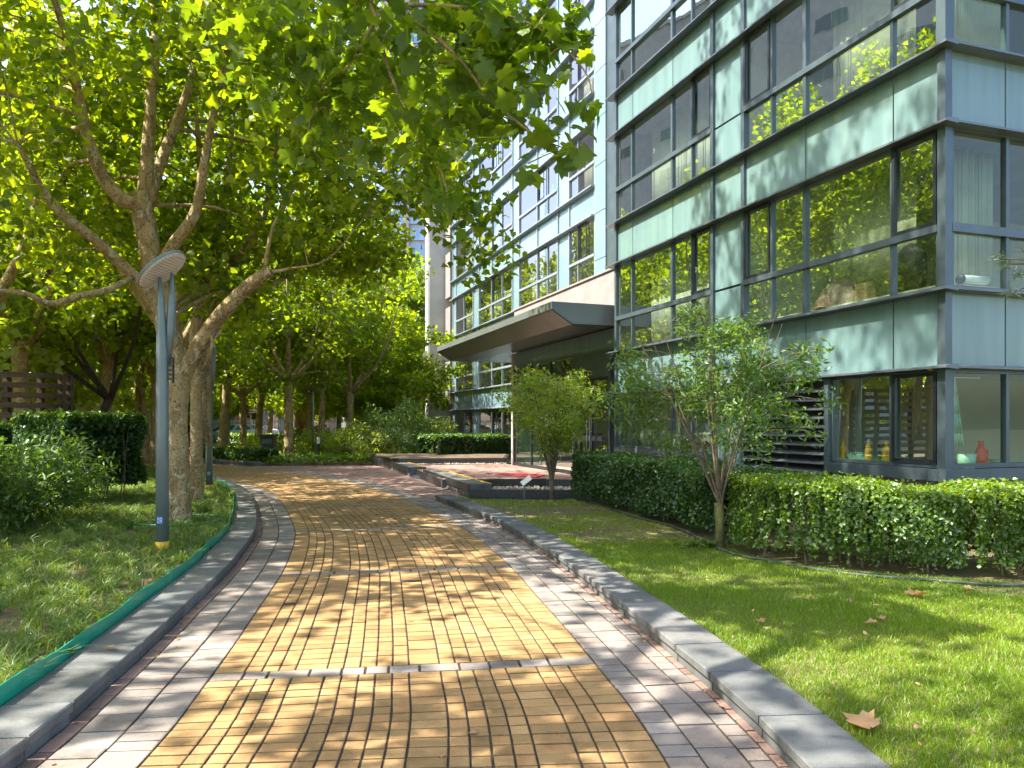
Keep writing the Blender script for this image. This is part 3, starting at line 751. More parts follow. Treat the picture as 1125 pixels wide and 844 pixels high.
# inner window shelf (part of building)
p = MB(); p.box(.06,.55,.2,Yn[885],gz0-.06,gz0-.005); p.box(.551,3.6,.06,.55,gz0-.06,gz0-.005); B(p,'inner_sill',M['inside'])
SZ = gz0+.001
def bottle(pxx, h, r, m, label, capm):
    y = yy(pxx, BV+.2); e = at_b('bottle', .2, y, SZ, label=label, cat='bottle', group='bottles on the sill')
    b = MB(); b.lathe([(r*.9,0),(r,.01),(r,h*.55),(r*.8,h*.7),(r*.35,h*.8),(r*.33,h*.86)],sides=16); b.build('body', m, e, True)
    b = MB(); b.lathe([(r*.4,h*.86),(r*.4,h)],sides=12); b.build('cap', capm, e)
    return e
gb_ = mat('dark_green_glass', (.03,.10,.06), None, .2, 4)
bottle(926, .30, .045, M['yellow'], 'yellow bottle at the left end of the ground floor kitchen sill', M['yellow'])
bottle(954, .33, .045, M['yellow'], 'yellow bottle just right of the mint basin', M['white'])
bottle(965, .27, .03, gb_, 'slim dark green glass bottle between two yellow bottles', M['black'])
bottle(974, .31, .06, M['yellow'], 'fat yellow bottle beside the dark sliding sash', M['yellow'])
b = MB(); b.lathe([(.10,0),(.11,.01),(.16,.13),(.17,.135),(.15,.125),(.10,.02),(.0,.02)],sides=24); onez('basin', b, M['teal_plastic'], .3, yy(942,BV+.3), SZ, 'mint plastic basin on the ground floor sill between yellow bottles', 'basin')
# corner window (short side): placed along x
def xx(pxx, d=.2):   # local x on the plane y = d
    r=(pxx-562.5)/845
    # point = C0+V x+U y ; X=rY
    a = V_; p0 = C0+U*d; return (r*p0[1]-p0[0])/(a[0]-r*a[1])
e = at_b('detergent_bottle', xx(1079), .22, SZ, label='red detergent bottle standing behind the corner window', cat='bottle')
b = MB(); b.lathe([(.07,0),(.085,.02),(.08,.14),(.055,.22),(.03,.27)],sides=18); b.build('body', M['red'], e, True)
b = MB(); b.lathe([(.034,.27),(.03,.33)],sides=14); b.build('cap', M['red'], e)
b = MB(); b.tube([(.05,0,.08),(.11,0,.12),(.11,0,.20),(.04,0,.23)],.014,8); b.build('handle', M['red'], e, True)
b = MB(); b.lathe([(.10,0),(.12,.16),(.125,.165),(.11,.155),(.09,.01),(0,.01)],sides=8); onez('plastic_basket', b, M['teal_plastic'], xx(1062,.3), .3, SZ, 'mint slatted basket left of the red detergent bottle', 'basket')
b = MB(); b.lathe([(.07,0),(.12,.07),(.125,.075),(.06,.012),(0,.012)],sides=20); onez('bowl', b, M['teal_plastic'], xx(1098,.25), .25, SZ, 'low mint bowl right of the red detergent bottle', 'bowl')
# towel
b = MB(); ns=14; zs=[0,-.2,-.45,-.7,-.84]; wd=[.03,.06,.10,.14,.17]
for j in range(4):
    for i in range(ns-1):
        def q(i_,j_): return ((i_/(ns-1)-.2)*wd[j_]*1.3, .02*math.sin(i_*1.5), zs[j_]+(.03*math.sin(i_) if j_==4 else 0))
        b.poly([q(i,j),q(i+1,j),q(i+1,j+1),q(i,j+1)])
o = onez('towel', b, M['towel'], xx(1046,.15), .15, gz0+1.13, 'pale green towel hanging just inside the corner window', 'towel'); md=o.modifiers.new('t','SOLIDIFY'); md.thickness=.012
b = MB(); b.tube([(-.05,0,0),(.5,0,0)],.008,6); onez('towel_rail', b, M['white'], xx(1044,.15), .15, gz0+1.14, 'thin white rail holding the pale green towel', 'rail')
# first floor : bedding, chair, tube
z1f = FB0+.09
p = MB(); p.box(.06,.42,.2,Yn[885]+.9,z1f-.06,z1f-.005); p.box(.421,3.6,.06,.4,z1f-.06,z1f-.005); B(p,'inner_sill',M['inside'])
def lumpy(w_, d_, h_, seed):
    rs = random.Random(seed); b = MB(); n=18; m_=8
    for j in range(m_+1):
        for i in range(n):
            a = 2*math.pi*i/n; t = j/m_; r = math.cos(t*math.pi/2)**.55
            k = 1+.18*math.sin(3*a+seed)+.1*rs.uniform(-1,1)
            b.v.append((math.cos(a)*r*d_/2*k, math.sin(a)*r*w_/2*k, h_*math.sin(t*math.pi/2)*(1+.15*math.sin(2*a+seed))))
    for j in range(m_):
        for i in range(n): b.f.append((j*n+i,j*n+(i+1)%n,(j+1)*n+(i+1)%n,(j+1)*n+i)); b.t.append(.5)
    return b
onez('blanket', lumpy(.85,.28,.34,3), M['cloth'], .22, yy(922,BV+.2), z1f, 'brown crumpled blanket piled on the first upper floor sill', 'blanket')
onez('cushion', lumpy(.5,.2,.17,5), M['cloth2'], .14, yy(904,BV+.1), z1f, 'salmon cushion in front of the brown blanket', 'cushion')
b = MB(); b.box(-.08,.08,-.11,.11,0,.24); onez('cardboard_box', b, mat('cardboard',(.5,.36,.18),None,.9,5), .17, yy(949,BV+.15), z1f, 'small tan cardboard box at the right end of the blanket', 'box', smooth=False)
e = at_b('office_chair', .45, yy(1000,BV+.45), z1f-.45, label='black padded chair back seen through the glass beside the corner', cat='chair')
b = MB(); b.box(-.2,.2,-.25,.25,.38,.47); b.build('seat', M['black'], e)
b = MB(); b.lathe([(.05,0),(.24,.02),(.26,.30),(.24,.55),(.12,.66),(0,.70)],(0,0,.48),16); ob_=b.build('backrest', M['black'], e, True); ob_.scale=(.45,1,1)
b = MB(); b.lathe([(.22,0),(.05,.05),(.03,.38)],sides=12); b.build('base', M['black'], e)
b = MB(); b.tube([(0,0,0),(.55,.1,.03)],.055,16); onez('rolled_tube', b, M['white'], xx(1056,.2), .2, z1f+.10, 'white rolled tube with black end lying behind the corner glass', 'tube')
b = MB(); b.tube([(-.03,0,0),(0,0,0)],.066,16); q=onez('tube_cap', b, M['black'], xx(1056,.2), .2, z1f+.10, 'round black cap on the end of the white rolled tube', 'cap')
# blue cloth far window
b = lumpy(.12,.5,.6,2); b = MB(); b.box(-.01,.01,-.35,.35,-.0,.75); b.box(-.01,.01,-.75,.75,.75,1.1)
onez('blue_shirt', b, M['blue'], XF+.15, yy(600.5,VF+.15), 9.36, 'bright blue shirt hanging in a far wing window', 'shirt', smooth=False)
# yellow latch caps
for (pp, zz) in ((1028, gz1-.02),(1028, FB0+WH+3.0-.06),(766+15, 0)):
    if zz: b = MB(); b.lathe([(.03,0),(.035,.02),(.03,.05)],sides=10); o=b.build('latch', M['yellow'], bld); o.location=(-.09, yy(pp), zz)

# ------------------------------------------------------------------ big plane tree behind the lamp
def lp(x, y, Y, o): p = px(x, y, Y); return (p[0]-o[0], p[1]-o[1], p[2]-o[2])
TX, TY = gp(196, 575, .09)
o0 = (TX, TY, .09); D = TY
e = empty('plane_tree', o0, label='big forked plane tree with golden mottled trunk right behind the near lamp', cat='tree', group=None)
mb = MB(); limbs = [
 ([(0,0,-.1),lp(196,520,D,o0),lp(195,460,D,o0),lp(195,415,D,o0),lp(186,370,D+.1,o0),lp(176,325,D+.1,o0),lp(167,285,D,o0),lp(158,240,D,o0),lp(158,212,D,o0)],[.24,.185,.17,.20,.20,.18,.18,.19,.17]),
 ([lp(198,425,D,o0),lp(212,392,D-.1,o0),lp(238,352,D-.3,o0),lp(262,325,D-.5,o0),lp(285,305,D-.6,o0),lp(297,298,D-.6,o0)],[.12,.145,.13,.115,.10,.105]),
 ([lp(295,300,D-.6,o0),lp(320,295,D-.7,o0),lp(360,285,D-.9,o0),lp(400,240,D-1,o0)],[.035,.022,.014,.008]),
 ([lp(290,303,D-.6,o0),lp(300,250,D-.5,o0),lp(330,190,D-.5,o0),lp(345,120,D,o0)],[.04,.028,.02,.010]),
 ([lp(160,225,D,o0),lp(140,222,D-.1,o0),lp(118,202,D-.2,o0),lp(101,165,D-.3,o0),lp(88,115,D-.3,o0),lp(78,60,D-.5,o0),lp(60,0,D-1,o0)],[.13,.13,.115,.10,.085,.07,.05]),
 ([lp(159,215,D,o0),lp(163,160,D,o0),lp(166,110,D,o0),lp(170,50,D,o0),lp(172,-60,D+.3,o0),(.3,-1,13),(.8,-1.2,17)],[.13,.105,.09,.085,.07,.05,.02]),
 ([lp(164,220,D,o0),lp(178,175,D+.3,o0),lp(196,130,D+.5,o0),lp(212,80,D+.6,o0),lp(225,0,D+.8,o0)],[.11,.095,.085,.07,.05]),
 ([lp(172,300,D,o0),lp(190,270,D-.2,o0),lp(214,235,D-.4,o0),lp(223,190,D-.5,o0),lp(232,140,D-.6,o0),lp(250,60,D-1,o0)],[.10,.105,.09,.08,.06,.04]),
 ([lp(181,352,D+.1,o0),lp(160,318,D-.1,o0),lp(135,292,D-.3,o0),lp(105,264,D-.6,o0),lp(65,232,D-1,o0),lp(45,205,D-1.2,o0),lp(20,160,D-1.6,o0)],[.10,.10,.09,.085,.075,.06,.03]),
 ([lp(145,305,D-.3,o0),lp(120,318,D-.7,o0),lp(88,325,D-1.1,o0),lp(55,334,D-1.3,o0),lp(25,322,D-1.6,o0),lp(-40,318,D-2,o0)],[.045,.05,.05,.05,.04,.03]),
 ([lp(234,357,D-.3,o0),lp(232,385,D-.25,o0),lp(222,408,D-.1,o0)],[.035,.03,.02]),
]
limbs = [(p, [q*.86 for q in r_]) for p, r_ in limbs]
random.seed(3)
skel = make_limbs(limbs, mb, 12)
rs = np.random.default_rng(31); cl = []
for i in range(150):
    a = rs.uniform(0, 2*math.pi); q = rs.random()**.5; x = math.cos(a)*q*5.0; y = math.sin(a)*q*4.8
    z = rs.uniform(4.0, 11.5) if q < .75 else rs.uniform(3.6, 8.5)
    wp = np.array([x+TX, y+TY]); 
    ix = 562.5+845*wp[0]/max(wp[1],1); iy = 465-845*(z+.09-EYE)/max(wp[1],1)
    if y < .4 and 110 < ix < 290 and 190 < iy < 420: continue      # the fork stays open towards the path
    if z < 4.4 and x > 1.5: continue
    cl.append((x, y, z, rs.uniform(.55,1.0)))
for i in range(92):  # high crown above the view, added to throw dappled shade on the facade
    d = rs.normal(size=3); d /= np.linalg.norm(d); q = rs.random()**.4
    cl.append((.6+d[0]*q*4.2, -1.4+d[1]*q*4.6, 14.6+d[2]*q*4.6, rs.uniform(.5,.85)))
for (x_,y_,dd,ra) in ((330,250,-1,.5),(300,200,-1,.6),(350,180,-1,.6),(400,220,-1.5,.5),(60,280,-.4,.5),(20,250,-1,.5),(270,120,-1,.6),(120,60,-1,.7),(200,40,-1,.7),(280,40,-1,.8),(40,60,-1.5,.8),(60,140,-1.4,.6),(240,30,-2,.6)):
    q = lp(x_,y_,D+dd,o0); cl.append((*q, ra))
skeleton_branches(mb, skel[30:], cl, sides=5)
mb.build('trunk', M['bark'], e, True)
P, Tn = clump_points(cl, 215, rs)
P = P[P[:,2] > 2.6]; 
o = link('crown', leaves('crown', P, 'kite', .13, r=rs, droop=.5), M['leaf_plane'], e)

# ------------------------------------------------------------------ tree rooted left of the camera, boughs over the path
NX, NY = -4.6, 1.9
o0 = (NX, NY, .09)
e = empty('plane_tree', o0, label='overhanging plane tree whose large lobed leaves fill the top of the view', cat='tree')
def wl(p): return (p[0]-o0[0], p[1]-o0[1], p[2]-o0[2])
def pl(x,y,Y): return wl(px(x,y,Y))
mb = MB(); limbs = [
 ([(0,0,-.1),(.05,0,1.5),(.15,.1,3.0),(.3,.2,4.2)],[.24,.19,.17,.17]),
 ([(.3,.2,4.1),(1.2,1.4,5.3),(2.3,2.6,5.9),pl(380,-40,5.6)],[.12,.09,.07,.055]),
 ([pl(380,-42,5.6),pl(440,10,5.6),pl(500,60,5.4),pl(540,110,5.3),pl(590,150,5.2),pl(625,165,5.1)],[.04,.022,.014,.010,.007,.003]),
 ([pl(400,-30,5.6),pl(425,70,5.6),pl(455,140,5.5),pl(485,190,5.5),pl(497,245,5.5)],[.02,.013,.009,.006,.003]),
 ([pl(440,5,5.6),pl(520,10,5.3),pl(590,30,5.1),pl(640,75,5.0),pl(652,110,5.0)],[.018,.012,.009,.006,.003]),
 ([pl(420,10,5.6),pl(385,70,5.8),pl(350,110,6.0),pl(335,160,6.0)],[.018,.011,.008,.003]),
 ([pl(380,-42,5.6),pl(600,-120,5.4),pl(760,-200,5.4)],[.035,.02,.008]),
 ([(.3,.2,4.1),(.2,1.8,6.5),(0,3.6,8.5),(.3,5,10)],[.12,.09,.06,.02]),
 ([(.3,.2,4.1),(-1.2,-.4,6.0),(-2.4,0,8)],[.10,.07,.02]),
 ([(.3,.2,4.1),(1.5,-1,6.5),(3.2,-1.5,8.5)],[.10,.07,.02]),
 ([(.3,.2,4.1),(.6,.4,7),(.8,.6,10.5)],[.10,.07,.02]),
]
random.seed(5); skel = make_limbs(limbs, mb, 8)
rs = np.random.default_rng(77)
near = [(300,20,6.2,.42),(340,50,6.2,.42),(385,20,6,.4),(390,70,5.9,.36),(370,120,6,.32),(345,150,6.1,.28),(430,30,5.6,.38),(425,85,5.7,.34),(440,130,5.5,.30),(462,160,5.5,.24),(478,190,5.5,.20),(490,220,5.5,.15),(497,248,5.5,.11),(465,225,5.5,.12),
 (480,20,5.4,.36),(480,70,5.4,.30),(520,30,5.3,.36),(520,85,5.3,.30),(530,130,5.3,.24),(560,60,5.2,.32),(565,105,5.2,.26),(560,20,5.2,.32),(590,145,5.2,.18),(605,60,5.1,.24),(600,100,5.1,.24),(625,30,5.1,.18),(645,70,5,.10),(640,115,5,.14),(625,150,5.1,.17),(655,118,5,.07),(580,180,5.2,.10),(610,165,5.1,.10),(640,158,5.1,.10),(600,15,5.1,.26),(500,120,5.4,.22),(640,5,5.1,.14),
 (410,165,5.8,.2),(320,95,6.2,.36),(280,60,6.4,.4),(250,20,6.6,.42),(400,-20,5.8,.4),(460,-30,5.5,.4),(530,-30,5.3,.35)]
cln = [(*pl(a,b,c), r) for a,b,c,r in near]
skeleton_branches(mb, skel[8:], cln, sides=5)
P1, T1 = clump_points(cln, 290, rs, flat=.9)
cl = []
for i in range(36):
    d = rs.normal(size=3); d /= np.linalg.norm(d); q = rs.random()**.4
    c = np.array([.6,1.2,8.2])+d*q*np.array([5.2,5.6,3.2])
    wp = c+np.array(o0); 
    if wp[1] > .5:
        iy = 465-845*(wp[2]-EYE)/wp[1]; ix = 562.5+845*wp[0]/wp[1]
        if iy > -60 and 330 < ix < 1300: continue
    if wp[0] > 1.6 and rs.random() < .5: continue
    cl.append((*c, rs.uniform(.5,.95)))
skeleton_branches(mb, skel[8:], cl, sides=4)
mb.build('trunk', M['bark'], e, True)
link('crown', leaves('crown', P1, 'palm', .128, r=rs, droop=.9, up=.7, tint=T1), M['leaf_near'], e)
P2, T2 = clump_points(cl, 130, rs)
link('upper_crown', leaves('upper_crown', P2, 'kite', .17, r=rs), M['leaf_plane'], e)

# ------------------------------------------------------------------ second tree: pollarded twin trunk
TX2, TY2 = gp(216, 552, .09); o0 = (TX2, TY2, .09); D = TY2
e = empty('plane_tree', o0, label='slim twin trunk plane tree just right of the big forked one, knobbly pollard head', cat='tree')
mb = MB(); limbs = [
 ([(0,0,-.1),lp(216,500,D,o0),lp(216,440,D,o0),lp(217,402,D,o0)],[.15,.12,.11,.13]),
 ([lp(217,410,D,o0),lp(214,380,D,o0),lp(220,340,D,o0),lp(228,312,D,o0)],[.12,.10,.13,.19]),
 ([lp(226,490,D+.3,o0),lp(226,430,D+.3,o0),lp(228,380,D+.2,o0),lp(230,330,D,o0)],[.10,.10,.09,.10]),
 ([lp(228,318,D,o0),lp(222,260,D,o0),lp(220,180,D,o0),lp(210,60,D,o0)],[.10,.07,.06,.02]),
 ([lp(229,318,D,o0),lp(240,250,D,o0),lp(252,180,D,o0),lp(262,60,D,o0)],[.09,.06,.05,.02]),
 ([lp(229,318,D,o0),lp(258,285,D-.3,o0),lp(290,240,D-.5,o0),lp(310,120,D-.8,o0)],[.10,.08,.06,.02]),
 ([lp(229,318,D,o0),lp(200,290,D+.3,o0),lp(160,250,D+.5,o0),lp(120,160,D+.5,o0)],[.07,.05,.04,.02]),
 ([lp(229,318,D,o0),lp(265,318,D,o0),lp(320,300,D+.2,o0),lp(400,210,D+.5,o0)],[.07,.06,.04,.02])]
skel = make_limbs(limbs, mb, 10)
rs = np.random.default_rng(12); cl = []
for i in range(120):
    d = rs.normal(size=3); d /= np.linalg.norm(d); q = rs.random()**.4
    cl.append((d[0]*q*4.0+.8, d[1]*q*4.5+.5, 7.6+d[2]*q*4.0, rs.uniform(.6,1.0)))
skeleton_branches(mb, skel[14:], cl, sides=4)
mb.build('trunk', M['bark'], e, True)
P, Tn = clump_points(cl, 190, rs)
link('crown', leaves('crown', P, 'kite', .16, r=rs, droop=.5), M['leaf_plane'], e)

# ------------------------------------------------------------------ trees of the avenue and of the far bed
TA = generic_tree_meshes(101, crown_z=(3.2,12.5), rad=4.6, trunk_r=.2, nclump=75, per=110, leaf=.19, fork=3.6)
TS = generic_tree_meshes(111, crown_z=(4.0,13), rad=4.4, trunk_r=.2, nclump=48, per=75, leaf=.2, fork=3.6)
TB = generic_tree_meshes(202, crown_z=(2.6,11.0), rad=4.2, trunk_r=.17, nclump=70, per=110, leaf=.19, fork=3.0, lean=.5)
TC = generic_tree_meshes(303, crown_z=(1.9,9.5), rad=4.6, trunk_r=.15, nclump=72, per=120, leaf=.27, shape='wide', fork=2.6)
TD = generic_tree_meshes(404, crown_z=(1.5,9.0), rad=4.0, trunk_r=.14, nclump=58, per=90, leaf=.34, shape='wide', fork=2.4, lean=.9)
def gx(pxx, Y): return (pxx-562.5)/845*Y
G = 'trees in the far bed and around the garden'
spots = [
 (TA,244,36,.0,1.05,'plane tree trunk with knobbly head left of the far bin'),
 (TB,268,39,1.2,1.0,'slim pale plane tree between the knobbly one and the dark bin'),
 (TA,317,33,2.1,.95,'straight plane tree rising out of the low hedge right of the dark bin'),
 (TB,296,56,3.0,1.1,'reddish trunk plane tree behind the dark bin'),
 (TC,327,50,.5,1.0,'thin tree beside the dark red column'),
 (TA,161,31,4.0,1.0,'plane tree at the left bed with a limb leaning left, beside the pale plaza'),
 (TB,173,26,5.0,1.1,'plane tree half hidden behind the near lamp post'),
 (TS,111,25,2.6,1.0,'straight mossy plane tree behind the clipped left shrub'),
 (TB,139,42,1.0,1.0,'orange brown trunk standing before the pale plaza'),
 (TS,30,21,.7,1.0,'plane tree behind the dark slatted screen'),
 (TS,-40,15,3.3,1.0,'plane tree just outside the left edge beyond the clipped shrub'),
 (TC,-120,24,5.5,1.3,'tree far out on the left beyond the slatted screen'),
 (TB,352,36,2.9,(.9,.9,1.25),'leafy plane tree left of the glass tower, its crown reaching high'),
 (TS,283,41,2.2,.9,'slim straight plane tree left of the reddish trunk in the far bed'),
 (TS,341,39,4.4,.85,'slim straight plane tree just left of the plain grey post'),
 (TS,386,37,.9,.85,'slim plane tree rising from the shrubs right of the grey post'),
 (TC,372,44,1.9,1.0,'leafy tree in front of the white kiosk'),
 (TC,440,40,2.2,.75,'broad light green tree before the pale end wall'),
]
for i, (ms, pxx, Y, rz, s_, lab) in enumerate(spots):
    place_tree('plane_tree', ms, (gx(pxx,Y), Y, .05), rz, s_, M['bark'] if i != 3 and i != 8 else M['bark'], M['leaf_plane'], lab, 'tree', G)
TE = [o for o in generic_tree_meshes(505, crown_z=(2.2,10), rad=4.0, trunk_r=.13, nclump=45, per=100, leaf=.24, shape='wide', fork=2.5, lean=1.2)]
place_tree('dark_tree', TE, (gx(83,23), 23, .05), 0, .95, M['bark_dark'], M['leaf_plane'], 'dark leaning tree between the slatted screen and the mossy trunk', 'tree', G)
TFm = [o for o in generic_tree_meshes(606, crown_z=(1.2,12), rad=5.0, trunk_r=.2, nclump=120, per=75, leaf=.42, shape='wide', fork=2.6)]
far = [(-140,34,1.0,'tree at the far left edge of the garden'),(20,40,1.1,'tree behind the white garden pavilion roof'),(70,52,1.2,'tree beyond the white pavilion'),(150,62,1.2,'tree beyond the pale plaza'),
       (205,58,1.15,'tree at the back between the two lamp posts'),(250,88,1.2,'roadside tree behind the parked car'),(330,90,1.3,'roadside tree behind the pink shopfront'),(390,62,1.1,'tree right of the white kiosk'),
       (412,50,1.15,'dense dark tree left of the glass tower'),(455,58,.62,'dense round tree just left of the pale end wall'),(425,92,1.0,'roadside tree below the glass tower'),(-60,60,1.3,'tree on the horizon at far left'),(295,110,1.5,'tree on the far side of the road'),(180,100,1.5,'tree on the far side of the road behind the plaza')]
lime = [(-10,27,.8,'added tree behind the slatted screen, leaves coloured pale for sunlit glow'),(60,29,.75,'added tree behind the dark leaning tree, leaves coloured pale for sunlit glow'),(130,35,.8,'added tree beside the orange brown trunk, sunlit glow put into its leaf colour'),(-90,20,.8,'added tree beyond the left edge, leaves coloured pale for sunlit glow'),(190,44,.9,'added tree behind the big forked trunk, leaves coloured pale for sunlit glow'),(20,33,.9,'added tree deep behind the slatted screen, leaves coloured pale for sunlit glow')]
for i, (pxx, Y, s_, lab) in enumerate(lime): place_tree('glow_tint_tree', TD, (gx(pxx,Y), Y, .05), i*1.9, s_, M['bark'], M['leaf_lime'], lab, 'tree', 'added trees on the left with sunlit glow in the leaf colour')  # added trees, pale leaf colour stands in for sunlit foliage at the back
for i, (pxx, Y, s_, lab) in enumerate(far):
    place_tree('garden_tree', TFm, (gx(pxx,Y), Y, -.03), i*1.3, s_, M['bark2'], M['leaf_dark'] if 0 else M['leaf_plane'], lab, 'tree', 'trees at the back of the garden')
# avenue trees out of frame on the left give the dappled light
for i, (x, y, s_) in enumerate(((-9.5,6.5,1.15),(-11,-1,1.2),(-6.0,-4.5,1.1),(-15,8,1.1),(-9.2,20.5,1.0))):  # last one is added, hidden behind the trunks, to shade the entrance platform
    place_tree('plane_tree', TS, (x,y,.05), i*2.2+.4, s_, M['bark'], M['leaf_plane'], ['plane tree outside the left of the view, beside the near bed','plane tree outside the left of the view, well behind the viewer','plane tree at the left kerb just behind the viewer','plane tree outside the left of the view, far beyond the near bed','added plane tree right behind the lamp post and the big forked trunk, shading the entrance'][i], 'tree', G)

# ------------------------------------------------------------------ shrubs and hedges
def along(poly, n, r):
    P = np.array(poly, float); L = np.linalg.norm(np.diff(P,axis=0),axis=1); S_ = np.concatenate([[0],np.cumsum(L)])
    s = r.random(n)*S_[-1]; x = np.interp(s,S_,P[:,0]); y = np.interp(s,S_,P[:,1])
    i = np.clip(np.searchsorted(S_, s)-1, 0, len(L)-1); T_ = np.diff(P,axis=0)[i]/L[i][:,None]
    return np.stack([x,y],1), np.stack([T_[:,1],-T_[:,0]],1), s
def hedge(name, poly, width, h, n, leafm, label, size=.05, base=.1, leggy=.25, seed=1, shape='wide', cat='hedge', rough=.07, group=None, stems=True):
    """poly = centre line"""
    if len(poly) > 2: poly = [tuple(p) for p in catmull(poly, 6)]
    r = np.random.default_rng(seed); c0 = np.array([poly[0][0], poly[0][1], 0])
    e = empty(name, (poly[0][0],poly[0][1],base), label=label, cat=cat, group=group)
    C_, Nn, s = along(poly, n, r)
    u = r.random(n)*2-1; v = r.random(n); k = r.random(n)
    top = k < .38; side = (k >= .38) & (k < .88)
    wob = .06*np.sin(s*2.3)+.05*np.sin(s*5.1+1)
    d = np.where(side, np.sign(u)*(1-r.random(n)**2*.12), u)*width/2
    z = np.where(top, h*(1-r.random(n)**2*.10), leggy*h*.6+(h*(1-leggy*.6))*v**.8)
    nb = np.sin(s*3.1)*np.sin(z*7+s)*rough
    d = d+np.sign(d)*nb*.8; z = z+wob*.5*(z/h)+r.normal(size=n)*.015
    P = np.stack([C_[:,0]+Nn[:,0]*d, C_[:,1]+Nn[:,1]*d, z],1)-c0
    sprig = r.random(n) < .02; P[sprig & top,2] += r.random((sprig&top).sum())*.09
    out = np.stack([Nn[:,0]*np.sign(d)*side*.9, Nn[:,1]*np.sign(d)*side*.9, top*.5],1)
    tint = np.clip(.02+.38*r.random(n)+.5*np.clip((z/h-.80)*5,0,1)*(.4+.8*r.random(n)), 0, 1)  # lighter tint near the top paints in the sunlit hedge top
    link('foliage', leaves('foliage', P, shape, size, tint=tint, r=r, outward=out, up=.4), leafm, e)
    if stems:
        random.seed(seed); mb = MB(); Ltot = s.max(); ns = int(Ltot*9)
        Cs, Ns, _ = along(poly, ns, r)
        for i in range(ns):
            dd = random.uniform(-.42,.42)*width; a = Cs[i]+Ns[i]*dd-c0[:2]
            p0=(a[0],a[1],-.02); p1=(a[0]+random.uniform(-.1,.1),a[1]+random.uniform(-.1,.1),h*.45); p2=(a[0]+random.uniform(-.2,.2),a[1]+random.uniform(-.2,.2),h*.9)
            mb.tube([p0,p1,p2],[.012,.009,.003],4,closed=False)
        mb.build('stems', M['stem'], e)
    return e
def off_poly(front, dist):    # shift a front line away from the camera side by dist (normal to the right of travel)
    P = np.array(front); out=[]
    for i in range(len(P)):
        t = P[min(i+1,len(P)-1)]-P[max(i-1,0)]; t/=np.linalg.norm(t); out.append(tuple(P[i]+np.array([t[1],-t[0]])*dist))
    return out
# travel from far to near keeps the building on the left of travel -> negative offset
fr1 = [gp(628,548,.1), gp(680,562,.1), gp(730,577,.1), gp(780,594,.1)]
fr2 = [gp(800,603,.1), gp(850,618,.1), gp(950,630,.1), gp(1060,636,.1), gp(1125,640,.1), (7.5,7.2), (10,7.4)]
c1 = off_poly(fr1, -.55); c2 = off_poly(fr2, -.60)
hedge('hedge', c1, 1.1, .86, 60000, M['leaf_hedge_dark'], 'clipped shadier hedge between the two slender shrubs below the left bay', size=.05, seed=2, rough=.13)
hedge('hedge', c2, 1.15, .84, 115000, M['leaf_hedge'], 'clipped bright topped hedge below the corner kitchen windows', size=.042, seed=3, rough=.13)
# hedge block beyond the entrance, low hedge along the far kerb
a = px(470,497,29.5); b = px(548,497,31.5)
hedge('hedge', [(a[0],a[1]),(b[0],b[1])], 1.6, 1.0, 13000, M['leaf_hedge_dark'], 'square box hedge beyond the entrance in front of the far wing', size=.10, seed=4, base=.1)
fk = [tuple(pathpt(s_, EDGE+.85)) for s_ in np.linspace(SF0+.4, SL_END-14, 14)]
hedge('hedge', fk, .8, .45, 16000, M['leaf_hedge_dark'], 'low clipped hedge following the far kerb of the path', size=.10, seed=5)
hedge('hedge', [(gx(255,50),50),(gx(345,47),47)], 1.0, .75, 6000, M['leaf_hedge'], 'second low hedge further back behind the dark bin', size=.14, seed=6)

def shrub(name, loc, label, rad, h, n, leafm, size, shape='wide', seed=1, stems=12, z0=.15, trunk=None, base=.09, cat='shrub', spread=.5, droop=.3, cone=False, nclump=40, cr=.22, barkm=None, group=None, tr=.03, top_flat=1.0):
    r = np.random.default_rng(seed); random.seed(seed)
    e = empty(name, (loc[0],loc[1],base), label=label, cat=cat, group=group)
    mb = MB(); cl = []; skel = []
    zt = trunk or 0.0
    for i in range(nclump):
        d = r.normal(size=3); d /= np.linalg.norm(d); q = r.random()**.35
        z = z0+(h-z0)*(.5+.5*d[2]*q)
        k = 1.0
        if cone: k = .35+.65*min(1,(z-z0)/(h-z0)*1.4)
        cl.append((d[0]*q*rad*k, d[1]*q*rad*k, z, cr*r.uniform(.7,1.3)))
    for i in range(stems):
        a = 2*math.pi*i/stems+r.uniform(-.3,.3); k = r.uniform(.3,1)*spread*rad
        p0 = np.array([r.uniform(-1,1)*tr*.5, r.uniform(-1,1)*tr*.5, zt*.96]); p1 = np.array([math.cos(a)*k*.45, math.sin(a)*k*.45, zt+(h-zt)*.42]); p2 = np.array([math.cos(a)*k, math.sin(a)*k, zt+(h-zt)*r.uniform(.75,.95)])
        P_ = catmull([p0,p1,p2],4); rr = np.linspace(tr*.32,.004,len(P_)); mb.tube(P_, rr, 6, jit=.15, closed=False); skel += list(zip(P_, rr))
    skeleton_branches(mb, skel[2:], cl, sides=4)
    if trunk: t_ = MB(); t_.tube([(0,0,-.05),(.01,0,trunk*.5),(0,.01,trunk)],[tr*1.3,tr,tr*1.15],9,jit=.2); t_.build('trunk', barkm or M['stem'], e, True)
    mb.build('stems', M['stem'], e, True)
    P, Tn = clump_points(cl, n/nclump/(cr**2), r, 1.0)
    P = P[P[:,2] > .03]
    link('foliage', leaves('foliage', P, shape, size, r=r, droop=droop), leafm, e)
    return e
s1 = gp(790,603,.1)
shrub('slender_shrub_tree', s1, 'slender multi stemmed shrub tree with mossy base in front of the near hedge', 1.36, 2.85, 8500, M['leaf_shrub'], .085, 'slim', seed=11, stems=11, z0=1.05, trunk=.55, tr=.052, nclump=95, cr=.2, spread=.72, cat='small tree', barkm=M['bark_moss'], base=.1)
s2 = gp(606,547,.1)
